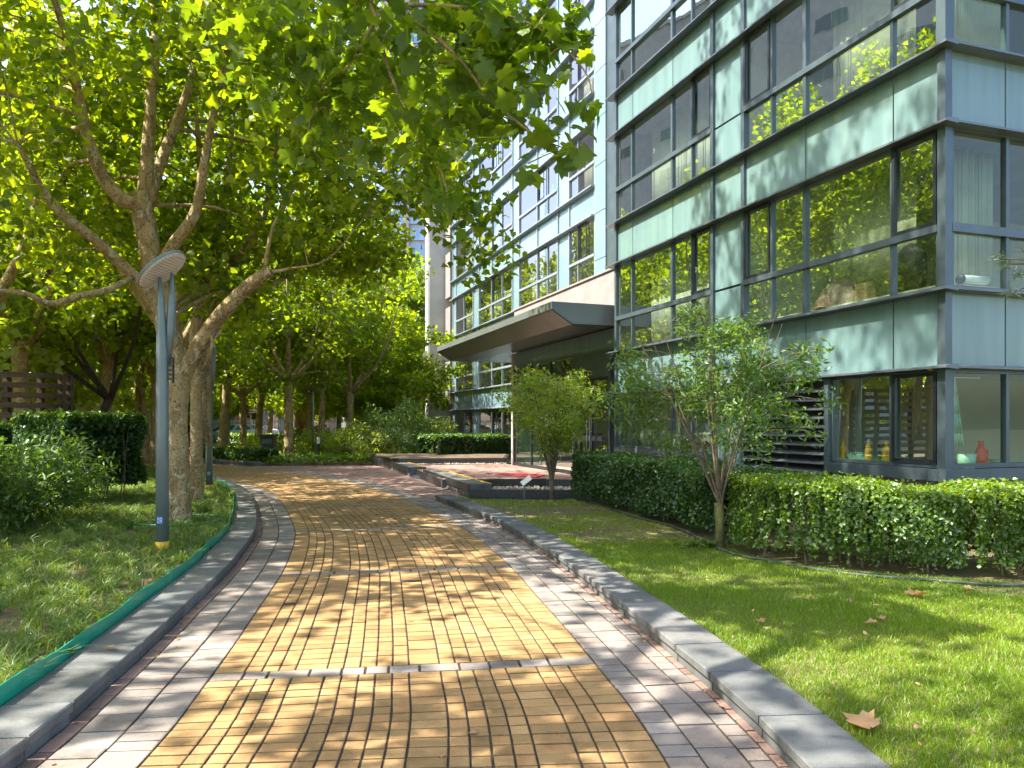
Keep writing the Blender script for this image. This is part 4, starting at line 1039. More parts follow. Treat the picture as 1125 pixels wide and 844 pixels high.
shrub('slender_shrub_tree', s2, 'vase shaped yellow green shrub tree beside the gravel bed at the entrance', 1.15, 2.65, 7500, M['leaf_lime'], .095, 'slim', seed=13, stems=16, z0=.85, trunk=.35, tr=.048, nclump=75, cr=.26, spread=.6, cat='small tree', base=.1, cone=True)
# left side shrubs
c_ = px(96,530,14.2)
hedge('clipped_shrub', [(gx(62,14.6),14.6),(gx(118,14.2),14.2)], 1.7, 1.62, 30000, M['leaf_hedge_dark'], 'tall rounded clipped shrub on the left in front of the slatted screen', size=.075, seed=21, base=.09, leggy=.35, rough=.16, cat='shrub')
hedge('clipped_shrub', [(gx(-40,15.4),15.4),(gx(35,15.0),15.0)], 1.7, 1.45, 22000, M['leaf_hedge_dark'], 'clipped shrub at the left edge below the slatted screen', size=.075, seed=22, base=.09, leggy=.3, rough=.16, cat='shrub')
shrub('bamboo_shrub', (gx(22,11.2),11.2), 'loose light green bamboo like shrub at the left edge of the bed', 1.05, 1.35, 6500, M['leaf_shrub'], .12, 'slim', seed=23, nclump=60, cr=.3, droop=.6, spread=.9)
shrub('bamboo_shrub', (gx(-40,9.8),9.8), 'loose bamboo like shrub cut by the left edge of the view', .9, 1.1, 4500, M['leaf_shrub'], .12, 'slim', seed=24, nclump=45, cr=.28, droop=.6, spread=.9)
bs = [(408,30.5,1.3,1.5,'leaf_lime','yellow green shrub left of the entrance beds'),(432,31.5,1.4,2.3,'leaf_shrub','tall loose shrub beside the yellow green one at the far bed corner'),(458,33,1.4,2.6,'leaf_shrub','tall loose shrub against the pale end wall'),(382,33,1.2,1.2,'leaf_lime','low bright shrub behind the far kerb hedge'),
      (470,34.5,1.2,2.0,'leaf_lime','light green shrub behind the square box hedge'),(355,36,1.3,1.1,'leaf_lime','low shrub between the grey post and the kiosk'),(290,35,1.0,.8,'leaf_lime','small bright shrub behind the dark bin'),(340,40,1.5,1.4,'leaf_shrub','shrub behind the grey post in the far bed')]
for i, (pxx, Y, ra, h, lm, lab) in enumerate(bs):
    shrub('garden_shrub', (gx(pxx,Y),Y), lab, ra, h, 2200, M[lm], .15, 'slim', seed=40+i, nclump=32, cr=.38, spread=.8, stems=8, group='shrubs in the far bed')
# undergrowth of the far bed
r = np.random.default_rng(61); n = 26000
X = r.uniform(-24,-3.5,n); Y = r.uniform(28,46,n); keep = [inside((x,y), FB_OUT) for x,y in zip(X,Y)]
P = np.stack([X,Y,.1+.25*r.random(n)**1.5+.08*np.sin(X*1.7)*np.sin(Y*1.3)],1)[np.array(keep)]
tag(link('ground_cover', leaves('ground_cover', P, 'wide', .17, r=r), M['leaf_hedge']), kind='stuff', label='leafy ground cover in the far bed', cat='ground cover')

# ------------------------------------------------------------------ lawn grass
def blades(name, XY, z0, h, wdt, seed=1, segs=1, lean=.5, tint=None, m=None, label=None, cat='grass'):
    r = np.random.default_rng(seed); n = len(XY); a = r.random(n)*2*math.pi; hh = h*(.5+r.random(n)*.8) if not hasattr(h,'__len__') else h
    dx, dy = np.cos(a), np.sin(a); b = r.random(n)*2*math.pi; lx, ly = np.cos(b)*lean*r.random(n), np.sin(b)*lean*r.random(n)
    ws = wdt*(.7+.6*r.random(n)) if not hasattr(wdt,'__len__') else wdt
    V = []; 
    ts = [0,.6,1.0] if segs == 1 else [0,.35,.7,1.0]
    for t in ts:
        cx = XY[:,0]+lx*hh*t**2; cy = XY[:,1]+ly*hh*t**2; cz = z0+hh*(t-.35*lean*t*t*1.2)
        wd = ws*(1-t**2*.98)*.5
        if t < 1: V += [np.stack([cx-dx*wd, cy-dy*wd, cz],1), np.stack([cx+dx*wd, cy+dy*wd, cz],1)]
        else: V += [np.stack([cx,cy,cz],1)]
    k = len(V); V = np.stack(V,1).reshape(-1,3); base = np.arange(n)*k; F = []
    m_ = len(ts)-1
    for i in range(m_-1): q=2*i; F += [np.stack([base+q,base+q+1,base+q+3],1), np.stack([base+q,base+q+3,base+q+2],1)]
    q = 2*(m_-1); F.append(np.stack([base+q,base+q+1,base+q+2],1))
    F = np.stack(F,1).reshape(-1,3); t_ = r.random(n) if tint is None else tint
    o = link(name, np_mesh(name, V, F, np.repeat(t_, 2*(m_-1)+1)), m); return tag(o, label, cat, kind='stuff')
r = np.random.default_rng(5)
LP_ = [tuple(pathpt(s_, EDGE+KW-.01)) for s_ in np.linspace(SA+3, SR_END, 40)] + [gp(520,549,.1), gp(612,551,.1)] + fr1[:] + fr2[:6] + [(9,-1)]
def noise2(x, y): return .5+.25*(np.sin(x*1.3+np.sin(y*1.7)*1.5)+np.sin(y*2.1+np.sin(x*.9+2)*1.7))
pts = []
for (ya, yb_, dens) in ((1.5,4.5,9000),(4.5,7,7000),(7,10,4500),(10,17,2400)):
    n = int(11*(yb_-ya)*dens); x = r.uniform(-2,9,n); y = r.uniform(ya,yb_,n)
    k = (x/y < .72) & (x/y > -.15)
    q = noise2(x*.8, y*.8)*.6+.4*noise2(x*3+5,y*3); bare = np.where(y > 8.8, .50, .22)
    k &= (r.random(n) > (q < bare)*.8) & (r.random(n) > np.clip((y-9.5)*.25,0,.55))
    x, y = x[k], y[k]; kk = np.array([inside(p, LP_) for p in zip(x,y)]); pts.append(np.stack([x[kk],y[kk]],1))
XY = np.concatenate(pts); n = len(XY)
print('grass', n)
hh = (.024+.045*r.random(n)**1.5+.03*(r.random(n)<.04))*(.7+.6*noise2(XY[:,0]*2,XY[:,1]*2)); ww = .0035+.0007*XY[:,1]*r.random(n)
tt = np.clip(.15+.8*noise2(XY[:,0]*1.2+3,XY[:,1]*1.1)*r.random(n)+.35*(XY[:,1]>9.5),0,1)
blades('lawn_grass', XY, .10, hh, ww, 6, 1, .9, tt, M['grass'], 'short green lawn between the kerb and the hedges')
r = np.random.default_rng(8); dpts = XY[r.random(n) < .15+.22*(XY[:,1]>8.8)]+r.normal(size=2)*.01
M['straw'] = leafmat('straw', (.20,.17,.07), (.34,.27,.12), .3, 1.3)
blades('dry_grass', dpts, .10, .03, .004, 16, 1, 1.6, None, M['straw'], 'straw coloured dead blades in the lawn')
# liriope tufts in the left bed
LBP = [tuple(pathpt(s_, -EDGE-KW-.05)) for s_ in np.linspace(SA+2, float(np.interp(27,C[:,1],S)), 60)] + [(-16,27),(-16,3)]
r = np.random.default_rng(9); nt_ = 12000; x = r.uniform(-13,-2.2,nt_); y = r.uniform(2.5,26,nt_)
k = (x/y > -.72) & np.array([inside(p, LBP) for p in zip(x,y)]) & (noise2(x*1.1,y*1.1) > .16*(y<9)+.05) & (np.hypot(x+5.3,y-12.3) > .55)
x, y = x[k], y[k]; nb = 22; n = len(x)*nb; print('tufts', len(x))
cx = np.repeat(x,nb)+r.normal(size=n)*.035; cy = np.repeat(y,nb)+r.normal(size=n)*.035
th = np.repeat(.14+.20*r.random(len(x)), nb)*(.6+.6*r.random(n)); tt = np.clip(np.repeat(r.random(len(x))*.7,nb)+r.random(n)*.35,0,1)
blades('bed_grass', np.stack([cx,cy],1), .085, th, np.full(n,.006)+.0004*cy, 10, 2, 1.35, tt, M['cover'], 'long arching grass tufts covering the left bed')
# small weeds in the left bed
r = np.random.default_rng(10); n = 9000; x = r.uniform(-13,-2.2,n); y = r.uniform(3,26,n); k = (noise2(x*1.5+4,y*1.5) > .45) & np.array([inside(p, LBP) for p in zip(x,y)])
P = np.stack([x,y,.1+.08*r.random(n)],1)[k]
tag(link('weeds', leaves('weeds', P, 'wide', .045, r=r), M['leaf_shrub']), 'small weeds between the grass tufts', 'weeds', kind='stuff')

# ------------------------------------------------------------------ kerb edging strip of the left bed
mb = MB(); ss = np.linspace(SA+1, float(np.interp(22,C[:,1],S)), 160)
wb = [.004*math.sin(i*.7)+.004*math.sin(i*.31+2) for i in range(len(ss))]; A = [pathpt(s_, -EDGE-KW-.014+w_) for s_, w_ in zip(ss, wb)]; Bq = [pathpt(s_, -EDGE-KW-.021+w_) for s_, w_ in zip(ss, wb)]
for i in range(len(ss)-1):
    zf = lambda q: .203+.006*math.sin(q*.9)+.005*math.sin(q*.37+1); z1a = zf(i); z1b = zf(i+1)
    mb.poly([(*A[i],.05),(*A[i+1],.05),(*A[i+1],z1b),(*A[i],z1a)]); mb.poly([(*Bq[i+1],.05),(*Bq[i],.05),(*Bq[i],z1a),(*Bq[i+1],z1b)]); mb.poly([(*A[i],z1a),(*A[i+1],z1b),(*Bq[i+1],z1b),(*Bq[i],z1a)])
tag(mb.build('bed_edging', M['green_plastic']), 'bright green plastic edging strip behind the left kerb', 'edging')
# ring of gravel and edging round the big tree
TX, TY = gp(196, 575, .09)
mb = MB(); P_ = [(math.cos(a)*.62, math.sin(a)*.62, .05) for a in np.linspace(0,2*math.pi,33)]
mb.tube(P_, .018, 6); o = mb.build('tree_ring', M['green_plastic'], None, True, (TX,TY,.09)); tag(o, 'dark green plastic ring edging around the foot of the big forked tree', 'tree ring')
def pebbles(name, XY, z, size, label, seed=1, m=None):
    r = np.random.default_rng(seed); n = len(XY)
    th = np.array([[1,0,0],[0,1,0],[-1,0,0],[0,-1,0],[0,0,.7],[0,0,-.5]],float); F = np.array([(0,1,4),(1,2,4),(2,3,4),(3,0,4),(1,0,5),(2,1,5),(3,2,5),(0,3,5)])
    sz = size*(.5+r.random((n,1,1))*.9); a = r.random(n)*6.28; c,s_ = np.cos(a),np.sin(a)
    st = .6+.7*r.random((n,3)); V = th[None]*st[:,None,:]*sz
    V = np.stack([V[:,:,0]*c[:,None]-V[:,:,1]*s_[:,None], V[:,:,0]*s_[:,None]+V[:,:,1]*c[:,None], V[:,:,2]],2)
    V += np.concatenate([XY, np.full((n,1),z)],1)[:,None,:]+r.normal(size=(n,1,3))*size*.15
    FF = (F[None]+(np.arange(n)*6)[:,None,None]).reshape(-1,3)
    o = link(name, np_mesh(name, V.reshape(-1,3), FF, np.repeat(r.random(n),8), True), m or M['gravel']); return tag(o, label, 'gravel', kind='stuff')
r = np.random.default_rng(3); a = r.random(1300)*6.28; q = .22+.38*r.random(1300)**.7
pebbles('gravel', np.stack([TX+np.cos(a)*q, TY+np.sin(a)*q],1), .10, .018, 'pale gravel around the foot of the big forked tree')

# ------------------------------------------------------------------ entrance platform and planters
# platform: raised slab between the two dark low walls
P1, P2 = gp(484,536.5,0), gp(605,536,0)
W1 = [gp(441,517,0), gp(560,515.5,0)]
plat = [P1, P2, (P2[0]+1.6,P2[1]+.6), (2.8,24.5), W1[1], W1[0], gp(458,524,0)]
plat = [gp(486,536.5,0), gp(600,535.5,0), (2.9,18.6), (1.0,25.0), gp(556,516.5,0), gp(447,517.5,0), gp(462,526,0)]
mb = MB(); mb.prism(plat[::-1] if False else plat, -.02, .195); tag(mb.build('entrance_platform', M['granite']), kind='structure')
cp = np.mean(np.array(plat),axis=0); pin = [tuple(cp+(np.array(p)-cp)*.985) for p in plat]
mb = MB(); mb.poly([(x,y,.203) for x,y in pin]); tag(mb.build('entrance_platform_paving', M['brick_pink']), kind='structure')
# tan edge stone along the near side
def strip(a, b, w0, z0, z1, m, name, label=None, cat=None, kind=None, ext=0):
    a = np.array(a); b = np.array(b); d = (b-a)/np.linalg.norm(b-a); nrm = np.array([d[1],-d[0]]); a=a-d*ext; b=b+d*ext
    mb = MB(); mb.prism([tuple(a),tuple(b),tuple(b-nrm*w0),tuple(a-nrm*w0)][::-1], z0, z1); return tag(mb.build(name, m), label, cat, kind=kind)
strip(plat[0], plat[1], .22, .206, .222, M['brick_pink'], 'platform_edge_stone', kind='structure')
# far planter
F1, F2 = gp(438,517.2,0), gp(556,516.2,0)
mb = MB(); mb.prism([F1,F2,(F2[0]+.1,F2[1]+3.2),(F1[0]-1.8,F1[1]+4.2)], -.02, .40)
tag(mb.build('planter', M['granite']), 'long low black granite planter wall beyond the red carpet', 'planter')
mb = MB(); mb.prism([(F1[0]-.2,F1[1]+.12),(F2[0]-.1,F2[1]+.12),(F2[0],F2[1]+3.1),(F1[0]-1.7,F1[1]+4.1)], .38, .415); tag(mb.build('planter_soil', M['soil']), kind='structure')
strip(F1, F2, .05, .401, .42, M['stone'], 'planter_coping', kind='structure')
# kerb ramps with yellow line, running away from the camera at the left of both beds
def edge_wall(a, b, w0, h, name, label):
    a = np.array(a); b = np.array(b); d = (b-a)/np.linalg.norm(b-a); nrm = np.array([d[1],-d[0]])
    e = empty(name, (a[0],a[1],0), label=label, cat='edge wall', group='granite edge walls with a yellow line')
    q = lambda p: tuple(np.array(p)-a)
    mb = MB(); mb.prism([q(a),q(a+nrm*w0),q(b+nrm*w0),q(b)], -.02, h); mb.build('wall', M['kerb'], e)
    mb = MB(); mb.prism([q(a+nrm*(w0-.07)),q(a+nrm*w0),q(b+nrm*w0),q(b+nrm*(w0-.07))], h+.001, h+.012); mb.build('painted_line', M['yellow'], e)
    mb = MB(); mb.prism([q(a-nrm*.03),q(a-nrm*.002),q(b-nrm*.002),q(b-nrm*.03)], h*.45, h+.01); mb.build('plinth', M['granite'], e)
    return e
edge_wall(gp(516,546), gp(466,526.5), .5, .27, 'edge_wall', 'nearer granite edge wall with a yellow line beside the gravel bed')
edge_wall(gp(450,523.5), gp(420,512.5), .5, .27, 'edge_wall', 'farther granite edge wall with a yellow line at the path corner')
# ramp wedge
a = gp(450,523.5); b = gp(466,527.5)
mb = MB(); d = np.array([.95,.31])*.9
v = [(*a,.0),(*b,.0),(b[0]+d[0],b[1]+d[1],.0),(a[0]+d[0],a[1]+d[1],.0),(b[0]+d[0],b[1]+d[1],.2),(a[0]+d[0],a[1]+d[1],.2)]
mb.poly([v[0],v[1],v[4],v[5]]); mb.poly([v[1],v[2],v[4]]); mb.poly([v[0],v[5],v[3]]); mb.poly([v[2],v[3],v[5],v[4]])
tag(mb.build('ramp', M['frame']), 'small blue grey metal ramp between the two edge walls', 'ramp')
# lawn side dark kerb and gravel bed
K1, K2 = gp(516,546.5), gp(668,548)
strip(K1, K2, .16, -.02, .17, M['granite'], 'gravel_bed_kerb', kind='structure')
gbp = [gp(520,545), gp(660,546), (3.0,17.2), (2.8,18.5), gp(600,536.5), gp(488,537)]
mb = MB(); mb.poly([(x,y,.02) for x,y in gbp]); tag(mb.build('gravel_bed', M['gravel']), kind='structure')
r = np.random.default_rng(4); n = 9000; X = r.uniform(-2.5,4,n); Y = r.uniform(15.5,20.5,n); k = np.array([inside(p, gbp) for p in zip(X,Y)])
pebbles('gravel', np.stack([X,Y],1)[k], .035, .035, 'pale pebbles in the bed beside the entrance', 2)
X = r.uniform(F1[0],F2[0],500); Y = np.interp(X,[F1[0],F2[0]],[F1[1],F2[1]])-.15+r.random(500)*.12
pebbles('gravel', np.stack([X,Y],1), .215, .035, 'row of pebbles along the foot of the black planter wall', 5)
# red carpet
mb = MB(); mt = [gp(537,519.0,.21), gp(587,523.5,.21)]
m0 = gp(541,524.2,.2); q = [gp(536,520.5,.22), gp(561,526,.22), gp(594,524.5,.22), gp(572,519.5,.22)]
mb.prism([gp(536,520.3,.22), gp(590,524.6,.22), (gp(590,524.6,.22)[0]+.25, gp(590,524.6,.22)[1]+1.0), (gp(575,519.3,.22))], .205, .222)
tag(mb.build('door_mat', M['redmat']), 'red carpet lying on the entrance platform', 'carpet')

# ------------------------------------------------------------------ lamps
def lamp(loc, label, s_=1.0, rz=0, sticker=True):
    e = empty('garden_lamp', (loc[0],loc[1],.08), rz, label=label, cat='lamp post', group='grey green garden lamps with tilted discs'); e.scale = (s_,)*3
    mb = MB(); mb.tube([(0,0,-.05),(0,0,1.4),(0,0,2.3),(-.02,0,2.95),(-.03,0,3.2)],[.072,.070,.066,.040,.018],20); mb.build('pole', M['pole'], e, True)
    mb = MB(); mb.tube([(.05,.03,2.2),(.075,.04,2.6),(.085,.05,2.95),(.09,.05,3.26)],[.035,.05,.042,.02],16); mb.build('fork', M['pole'], e, True)
    mb = MB(); mb.lathe([(.0885,.11),(.0885,.20)],sides=20) if False else mb.tube([(0,0,.03),(0,0,.16)],.0735,20); mb.build('yellow_band', M['yellow'], e, True)
    # disc
    c = np.array([.0,.0,3.28]); ax = Vector((-.64,-.03,.77)).normalized()
    qt = Vector((0,0,1)).rotation_difference(ax)
    def disc(name, r_, z0, z1, m, ribs=False):
        b = MB(); n=40; ring = [(math.cos(2*math.pi*i/n)*r_, math.sin(2*math.pi*i/n)*r_) for i in range(n)]
        if ribs:
            for i in range(15):
                x = -r_+.02+(2*r_-.04)*(i+.5)/15; hw = math.sqrt(max(0,r_*r_-x*x))*.97
                b.box(x-.014,x+.014,-hw,hw,z0,z1)
        else: b.prism(ring, z0, z1)
        b.v = [tuple(np.array(qt@Vector(v))+c) for v in b.v]
        return b.build(name, m, e)
    disc('disc_top', .31, .0, .035, M['pole']); disc('disc_cap', .30, -.008, -.0005, M['soffit_pink']); disc('diffuser_ribs', .29, -.02, -.009, M['soffit_pink'], True)
    if sticker:
        b = MB(); n=7
        for i in range(n):
            a0 = -math.pi*.5-.45+.9*i/n; a1 = -math.pi*.5-.45+.9*(i+1)/n; rr=.0730
            b.poly([(rr*math.cos(a0),rr*math.sin(a0),.37),(rr*math.cos(a1),rr*math.sin(a1),.37),(rr*math.cos(a1),rr*math.sin(a1),.45),(rr*math.cos(a0),rr*math.sin(a0),.45)])
        st = b.build('sticker', M['blue'], e)
        b = MB()
        def m_(u0,u1,z0,z1):
            rr=.0738
            for k in range(2):
                a0=-math.pi*.5+u0/rr+(u1-u0)/rr*k/2; a1=-math.pi*.5+u0/rr+(u1-u0)/rr*(k+1)/2
                b.poly([(rr*math.cos(a0),rr*math.sin(a0),z0),(rr*math.cos(a1),rr*math.sin(a1),z0),(rr*math.cos(a1),rr*math.sin(a1),z1),(rr*math.cos(a0),rr*math.sin(a0),z1)])
        m_(-.028,-.006,.435,.441); m_(-.028,-.006,.42,.426); m_(-.020,-.014,.38,.44); m_(.004,.028,.435,.441); m_(.004,.01,.38,.44); m_(.022,.028,.38,.44); m_(.004,.028,.405,.411); m_(-.028,-.006,.38,.386)
        b.build('sticker_writing', M['white'], st)
    b = MB()
    for i in range(5): b.box(.075,.12,-.015,.015,2.02+.05*i,2.04+.05*i)
    b.box(.118,.13,-.02,.02,1.98,2.28); b.build('bracket', M['frame_dark'], e)
    return e
M['soffit_pink'] = mat('lamp_diffuser', (.80,.70,.64), (.74,.64,.58), .5, 6)
lx, ly = gp(178.5,610,.08); lamp((lx,ly), 'nearest grey green lamp post with ribbed tilted disc in the left bed')
lx, ly = gp(230,541,.08); lamp((lx,ly), 'second lamp post behind the twin trunk tree near the kerb', 1.02, .25)
lamp((gx(251,40),40), 'distant lamp post among the trunks of the far bed', 1.05, .1)
# plain grey post in the far bed
mb = MB(); mb.tube([(0,0,-.05),(0,0,2.9)],[.045,.04],14); o = mb.build('grey_post', M['pole'], None, True, (gx(344,34),34,.08)); tag(o, 'plain grey post standing between the low hedge and the kiosk', 'post')

# ------------------------------------------------------------------ small lawn things
bx, by = gp(576,569,.1)
e = empty('lawn_sign', (bx,by,.1), label='small tilted plate on a thin rod at the edge of the lawn', cat='sign')
mb = MB(); mb.tube([(0,0,-.05),(0,0,.56)],.008,8); mb.build('rod', M['ledge'], e)
mb = MB(); mb.box(-.09,.09,-.006,.006,-.045,.045); o = mb.build('plate', M['white'], e); o.location = (.03,0,.59); o.rotation_euler = (R(-35), R(-38), 0)
# hose
hp = catmull([(*gp(640,549,.12),.125),(*gp(665,557,.12),.12),(*gp(700,569,.12),.13),(*gp(735,577,.12),.12),(*gp(762,588,.12),.12),(*gp(800,607,.12),.125),(*gp(860,619,.12),.12),(*gp(930,630,.12),.12),(*gp(1010,637,.12),.125),(*gp(1125,643,.12),.12),(6.0,7.5,.12),(8.0,7.0,.12)], 6)
mb = MB(); mb.tube(hp, .014, 8); tag(mb.build('garden_hose', M['hose'], None, True), 'dark green hose lying along the foot of the hedge', 'hose')
# fallen leaves
fl = [(1006,655,.17,'large curled tan maple leaf on the lawn near the hose'),(957,686,.09,'small tan leaf in the middle of the sunny lawn'),(968,681,.07,'smaller tan leaf beside another in the middle of the lawn'),(945,797,.16,'tan leaf on the lawn close to the kerb at the bottom right'),(1064,648,.08,'pale leaf right of the large curled leaf'),
      (836,684,.07,'pale sliver of leaf left in the shaded lawn'),(637,601,.10,'orange leaf on the lawn beside the kerb'),(843,692,.05,'tiny dry leaf in the shaded lawn'),(700,560,.06,'dry leaf near the hose end'),(1077,690,.05,'tiny orange leaf at the right of the lawn')]
V, F = SH['palm']
for i, (a, b, sz, lab) in enumerate(fl):
    q = gp(a,b,.125); vv = V.copy(); vv[:,2] = .55*np.abs(vv[:,0])**1.3+.25*(vv[:,1]-.4)**2+rng.normal(size=len(vv))*.02; vv = vv-np.array([0,.4,0])
    o = link('fallen_leaf', np_mesh('fallen_leaf', vv*sz*1.0, F, rng.random()*np.ones(len(F))), M['dryleaf'], None, (q[0],q[1],.135)); o.rotation_euler = (random.uniform(-.2,.2),random.uniform(-.2,.2),random.random()*6)
    tag(o, lab, 'leaf', 'fallen leaves on the lawn')
for i, (a, b, sz, lab) in enumerate([(120,712,.04,'leaf scrap lying on the left kerb in front'),(523,806,.03,'small green leaf scrap on the yellow bricks at the bottom'),(484,830,.03,'leaf scrap on the yellow bricks at the bottom left of centre'),(270,580,.06,'orange leaf on the path beside the left kerb bend'),(452,683,.03,'leaf scrap in the middle of the path')]):
    q = gp(a,b,.0); z = .135 if i == 0 else .006
    if i == 0: q = gp(a,b,.13)
    vv = V.copy(); vv[:,2] = .2*np.abs(vv[:,0]); o = link('fallen_leaf', np_mesh('fallen_leaf', vv*sz*1.4, F, np.ones(len(F))*.5), M['dryleaf'], None, (q[0],q[1],z)); o.rotation_euler=(0,0,i*1.7)
    tag(o, lab, 'leaf', 'leaf scraps on the paving')
r = np.random.default_rng(91); n = 420; x = r.uniform(-2.5,8,n); y = r.uniform(2.6,12,n); on = np.array([inside(p, LP_) for p in zip(x,y)])
x2 = np.array([pathpt(s_, o_) for s_, o_ in zip(r.uniform(S0-2,S0+22,140), np.where(r.random(140)<.7, r.choice([-1,1],140)*(EDGE-.04-.25*r.random(140)**2), r.uniform(-EDGE,EDGE,140)))])
P = np.concatenate([np.stack([x[on],y[on],np.full(on.sum(),.135)],1), np.concatenate([x2, np.full((140,1),.008)],1)])
tag(link('leaf_litter', leaves('leaf_litter', P, 'kite', .03, r=r, up=2.5, droop=0, sizevar=.6), M['dryleaf']), 'tiny dry leaf scraps on the lawn and along the kerbs', 'litter', kind='stuff')
# hanging tag and flower in the near shrub tree
q = px(776,489,9.75); e = empty('hanging_tag', tuple(q), label='dark red round tag hanging on a stem of the near shrub tree', cat='tag')
mb = MB(); mb.prism([(math.cos(a)*.045, math.sin(a)*.055) for a in np.linspace(0,2*math.pi,20,endpoint=False)], -.005, .005); o = mb.build('plate', mat('tag_red',(.12,.02,.03),None,.4,5), e); o.rotation_euler=(R(80),0,.2)
mb = MB(); mb.box(-.03,.03,-.003,.003,.055,.10); mb.build('paper', M['white'], e)
q = px(838,433,9.4); V2 = []; mb = MB()
for i in range(5):
    a = i*1.257; mb.poly([(0,0,0),(math.cos(a-.4)*.02,-.01,math.sin(a-.4)*.02),(math.cos(a)*.034,-.015,math.sin(a)*.034),(math.cos(a+.4)*.02,-.01,math.sin(a+.4)*.02)])
o = mb.build('purple_flower', mat('magenta',(.5,.03,.3),None,.6,5), None, False, tuple(q)); tag(o, 'single magenta blossom among the leaves of the near shrub tree', 'flower')
# weed cluster at the foot of the near shrub tree
r = np.random.default_rng(17); q = gp(775,602,.1); P = np.stack([q[0]+r.normal(size=60)*.13, q[1]+r.normal(size=60)*.09, .13+.05*r.random(60)],1)
tag(link('weeds', leaves('weeds', P, 'wide', .09, r=r, up=2), M['leaf_shrub']), 'broad leaved weeds at the foot of the near shrub tree', 'weeds', kind='stuff')

# ------------------------------------------------------------------ pine at the right edge
e = empty('pine_tree', (5.6,4.9,.1), label='pine whose needled branch reaches in at the right edge of the view', cat='tree')
o0 = (5.6,4.9,.1); mb = MB()
limbs = [([(0,0,-.1),(0,0,2.0),(.1,0,4.2),(0,.1,6.5)],[.15,.12,.09,.03]), ([(0,0,2.6),lp(1290,300,5.7,o0),lp(1180,290,5.9,o0),lp(1105,290,6.0,o0)],[.05,.03,.015,.006]),
         ([(0,0,3.6),(.9,.6,4.0),(1.6,1,4.1)],[.04,.03,.01]),([(0,0,4.4),(.3,-.9,4.9),(.3,-1.6,5)],[.04,.03,.01]),([(0,0,3.2),(.2,-1,3.4),(.6,-1.8,3.4)],[.04,.03,.01]),([(0,0,5.2),(.9,0,5.7),(1.3,.1,5.9)],[.03,.02,.01])]
sk = make_limbs(limbs, mb, 8)
tips = [lp(1105,290,6.0,o0),lp(1118,303,6.0,o0),lp(1098,284,6.0,o0),lp(1130,280,5.95,o0),lp(1145,300,5.9,o0),lp(1168,290,5.9,o0),lp(1112,322,6.0,o0),lp(1200,300,5.9,o0)]
for t_ in tips: mb.tube([lp(1190,290,5.9,o0), t_],[.008,.004],4)
for p_, rr in sk[18:]:
    if p_[2] > 3.0 and random.random() < .9: tips += [tuple(p_+np.array([random.uniform(-.25,.25) for _ in range(3)])) for _ in range(3)]
mb.build('trunk', M['bark_dark'], e, True)
r = np.random.default_rng(19); VV=[]; FF=[]; n=0
for t_ in tips:
    for k in range(70):
        d = r.normal(size=3); d[0] -= .5; d /= np.linalg.norm(d); L = .11*r.uniform(.7,1.2); p0 = np.array(t_)+r.normal(size=3)*.02; s_ = np.cross(d, r.normal(size=3)); s_ = s_/np.linalg.norm(s_)*.0016
        VV += [p0-s_, p0+s_, p0+d*L]; FF.append((n,n+1,n+2)); n += 3
link('crown', np_mesh('crown', np.array(VV), np.array(FF), r.random(len(FF))), M['needle'], e)

# ------------------------------------------------------------------ slatted screen on the left
e = empty('slatted_screen', (gx(40,18),18,.05), label='dark weathered timber slat screen with a rounded end behind the clipped shrubs', cat='screen')
ox = gx(40,18); line = [(gx(-60,17.2)-ox,-.8),(gx(-10,17.5)-ox,-.5),(gx(30,17.8)-ox,-.2),(gx(62,18.2)-ox,.2),(gx(74,18.9)-ox,.9),(gx(72,19.6)-ox,1.6)]
LN = catmull([(a,b,0) for a,b in line], 6)
for j in range(11):
    z = .25+.235*j; mb = MB(); h_ = .125
    for i in range(len(LN)-1):
        a, b = LN[i], LN[i+1]; d = (b-a)/np.linalg.norm(b-a); nn = np.array([d[1],-d[0],0])*.03; dz = random.uniform(-.01,.01)
        mb.prism([tuple((a+nn)[:2]),tuple((b+nn)[:2]),tuple((b-nn)[:2]),tuple((a-nn)[:2])], z+dz+.05*(a[0]/-4), z+h_+dz+.05*(a[0]/-4))
    mb.build('slat', M['wood'], e)
for i in (2,8,14,19,24,28):
    a = LN[i]; mb = MB(); mb.box(a[0]-.06,a[0]+.06,a[1]+.04,a[1]+.18,-.1,2.72); mb.build('post', M['wood'], e)

# ------------------------------------------------------------------ background buildings, street
def house(name, x0, x1, Y, h, m, label, d=8, roofm=None, wins=(), over=.3, gap=0):
    e = empty(name, ((x0+x1)/2, Y, 0), label=label, cat='building'); w_ = (x1-x0)/2
    mb = MB(); mb.box(-w_, w_, 0, d, 0, h); mb.build('wall', m, e)
    mb = MB(); mb.box(-w_-over, w_+over, -over-.2, d+over, h+.001, h+.28); mb.build('roof', roofm or M['concrete'], e)
    for (a, b, z0, z1, mm) in wins:
        q = MB(); q.box(a, b, -.05, -.004, z0, z1); f = q.build('window', mm, e)
        q = MB(); q.box(a+.06, b-.06, -.06, -.0505, z0+.06, z1-.06); q.build('pane', M['dark_glass'], f)
    return e
M['dark_glass'] = mat('dark_window', (.08,.09,.10), None, .08, 3, spec=.8)
M['slab_wall'] = mat('beige_render', (.44,.40,.42), None, .85, 1)
M['lilac'] = mat('lilac_wall', (.62,.6,.66), None, .8, 1); M['orange'] = mat('salmon_wall', (.5,.30,.20), (.42,.25,.17), .8, 1)
M['cream'] = mat('cream_wall', (.62,.55,.36), None, .8, 1)
house('garden_pavilion', gx(78,40), gx(146,40), 40, 3.2, M['lilac'], 'low lilac white pavilion behind the left trees', 6, M['white'], [(-1.6,-.6,0.05,2.6,M['frame_dark']),(.0,.75,.05,2.6,M['frame_dark'])])
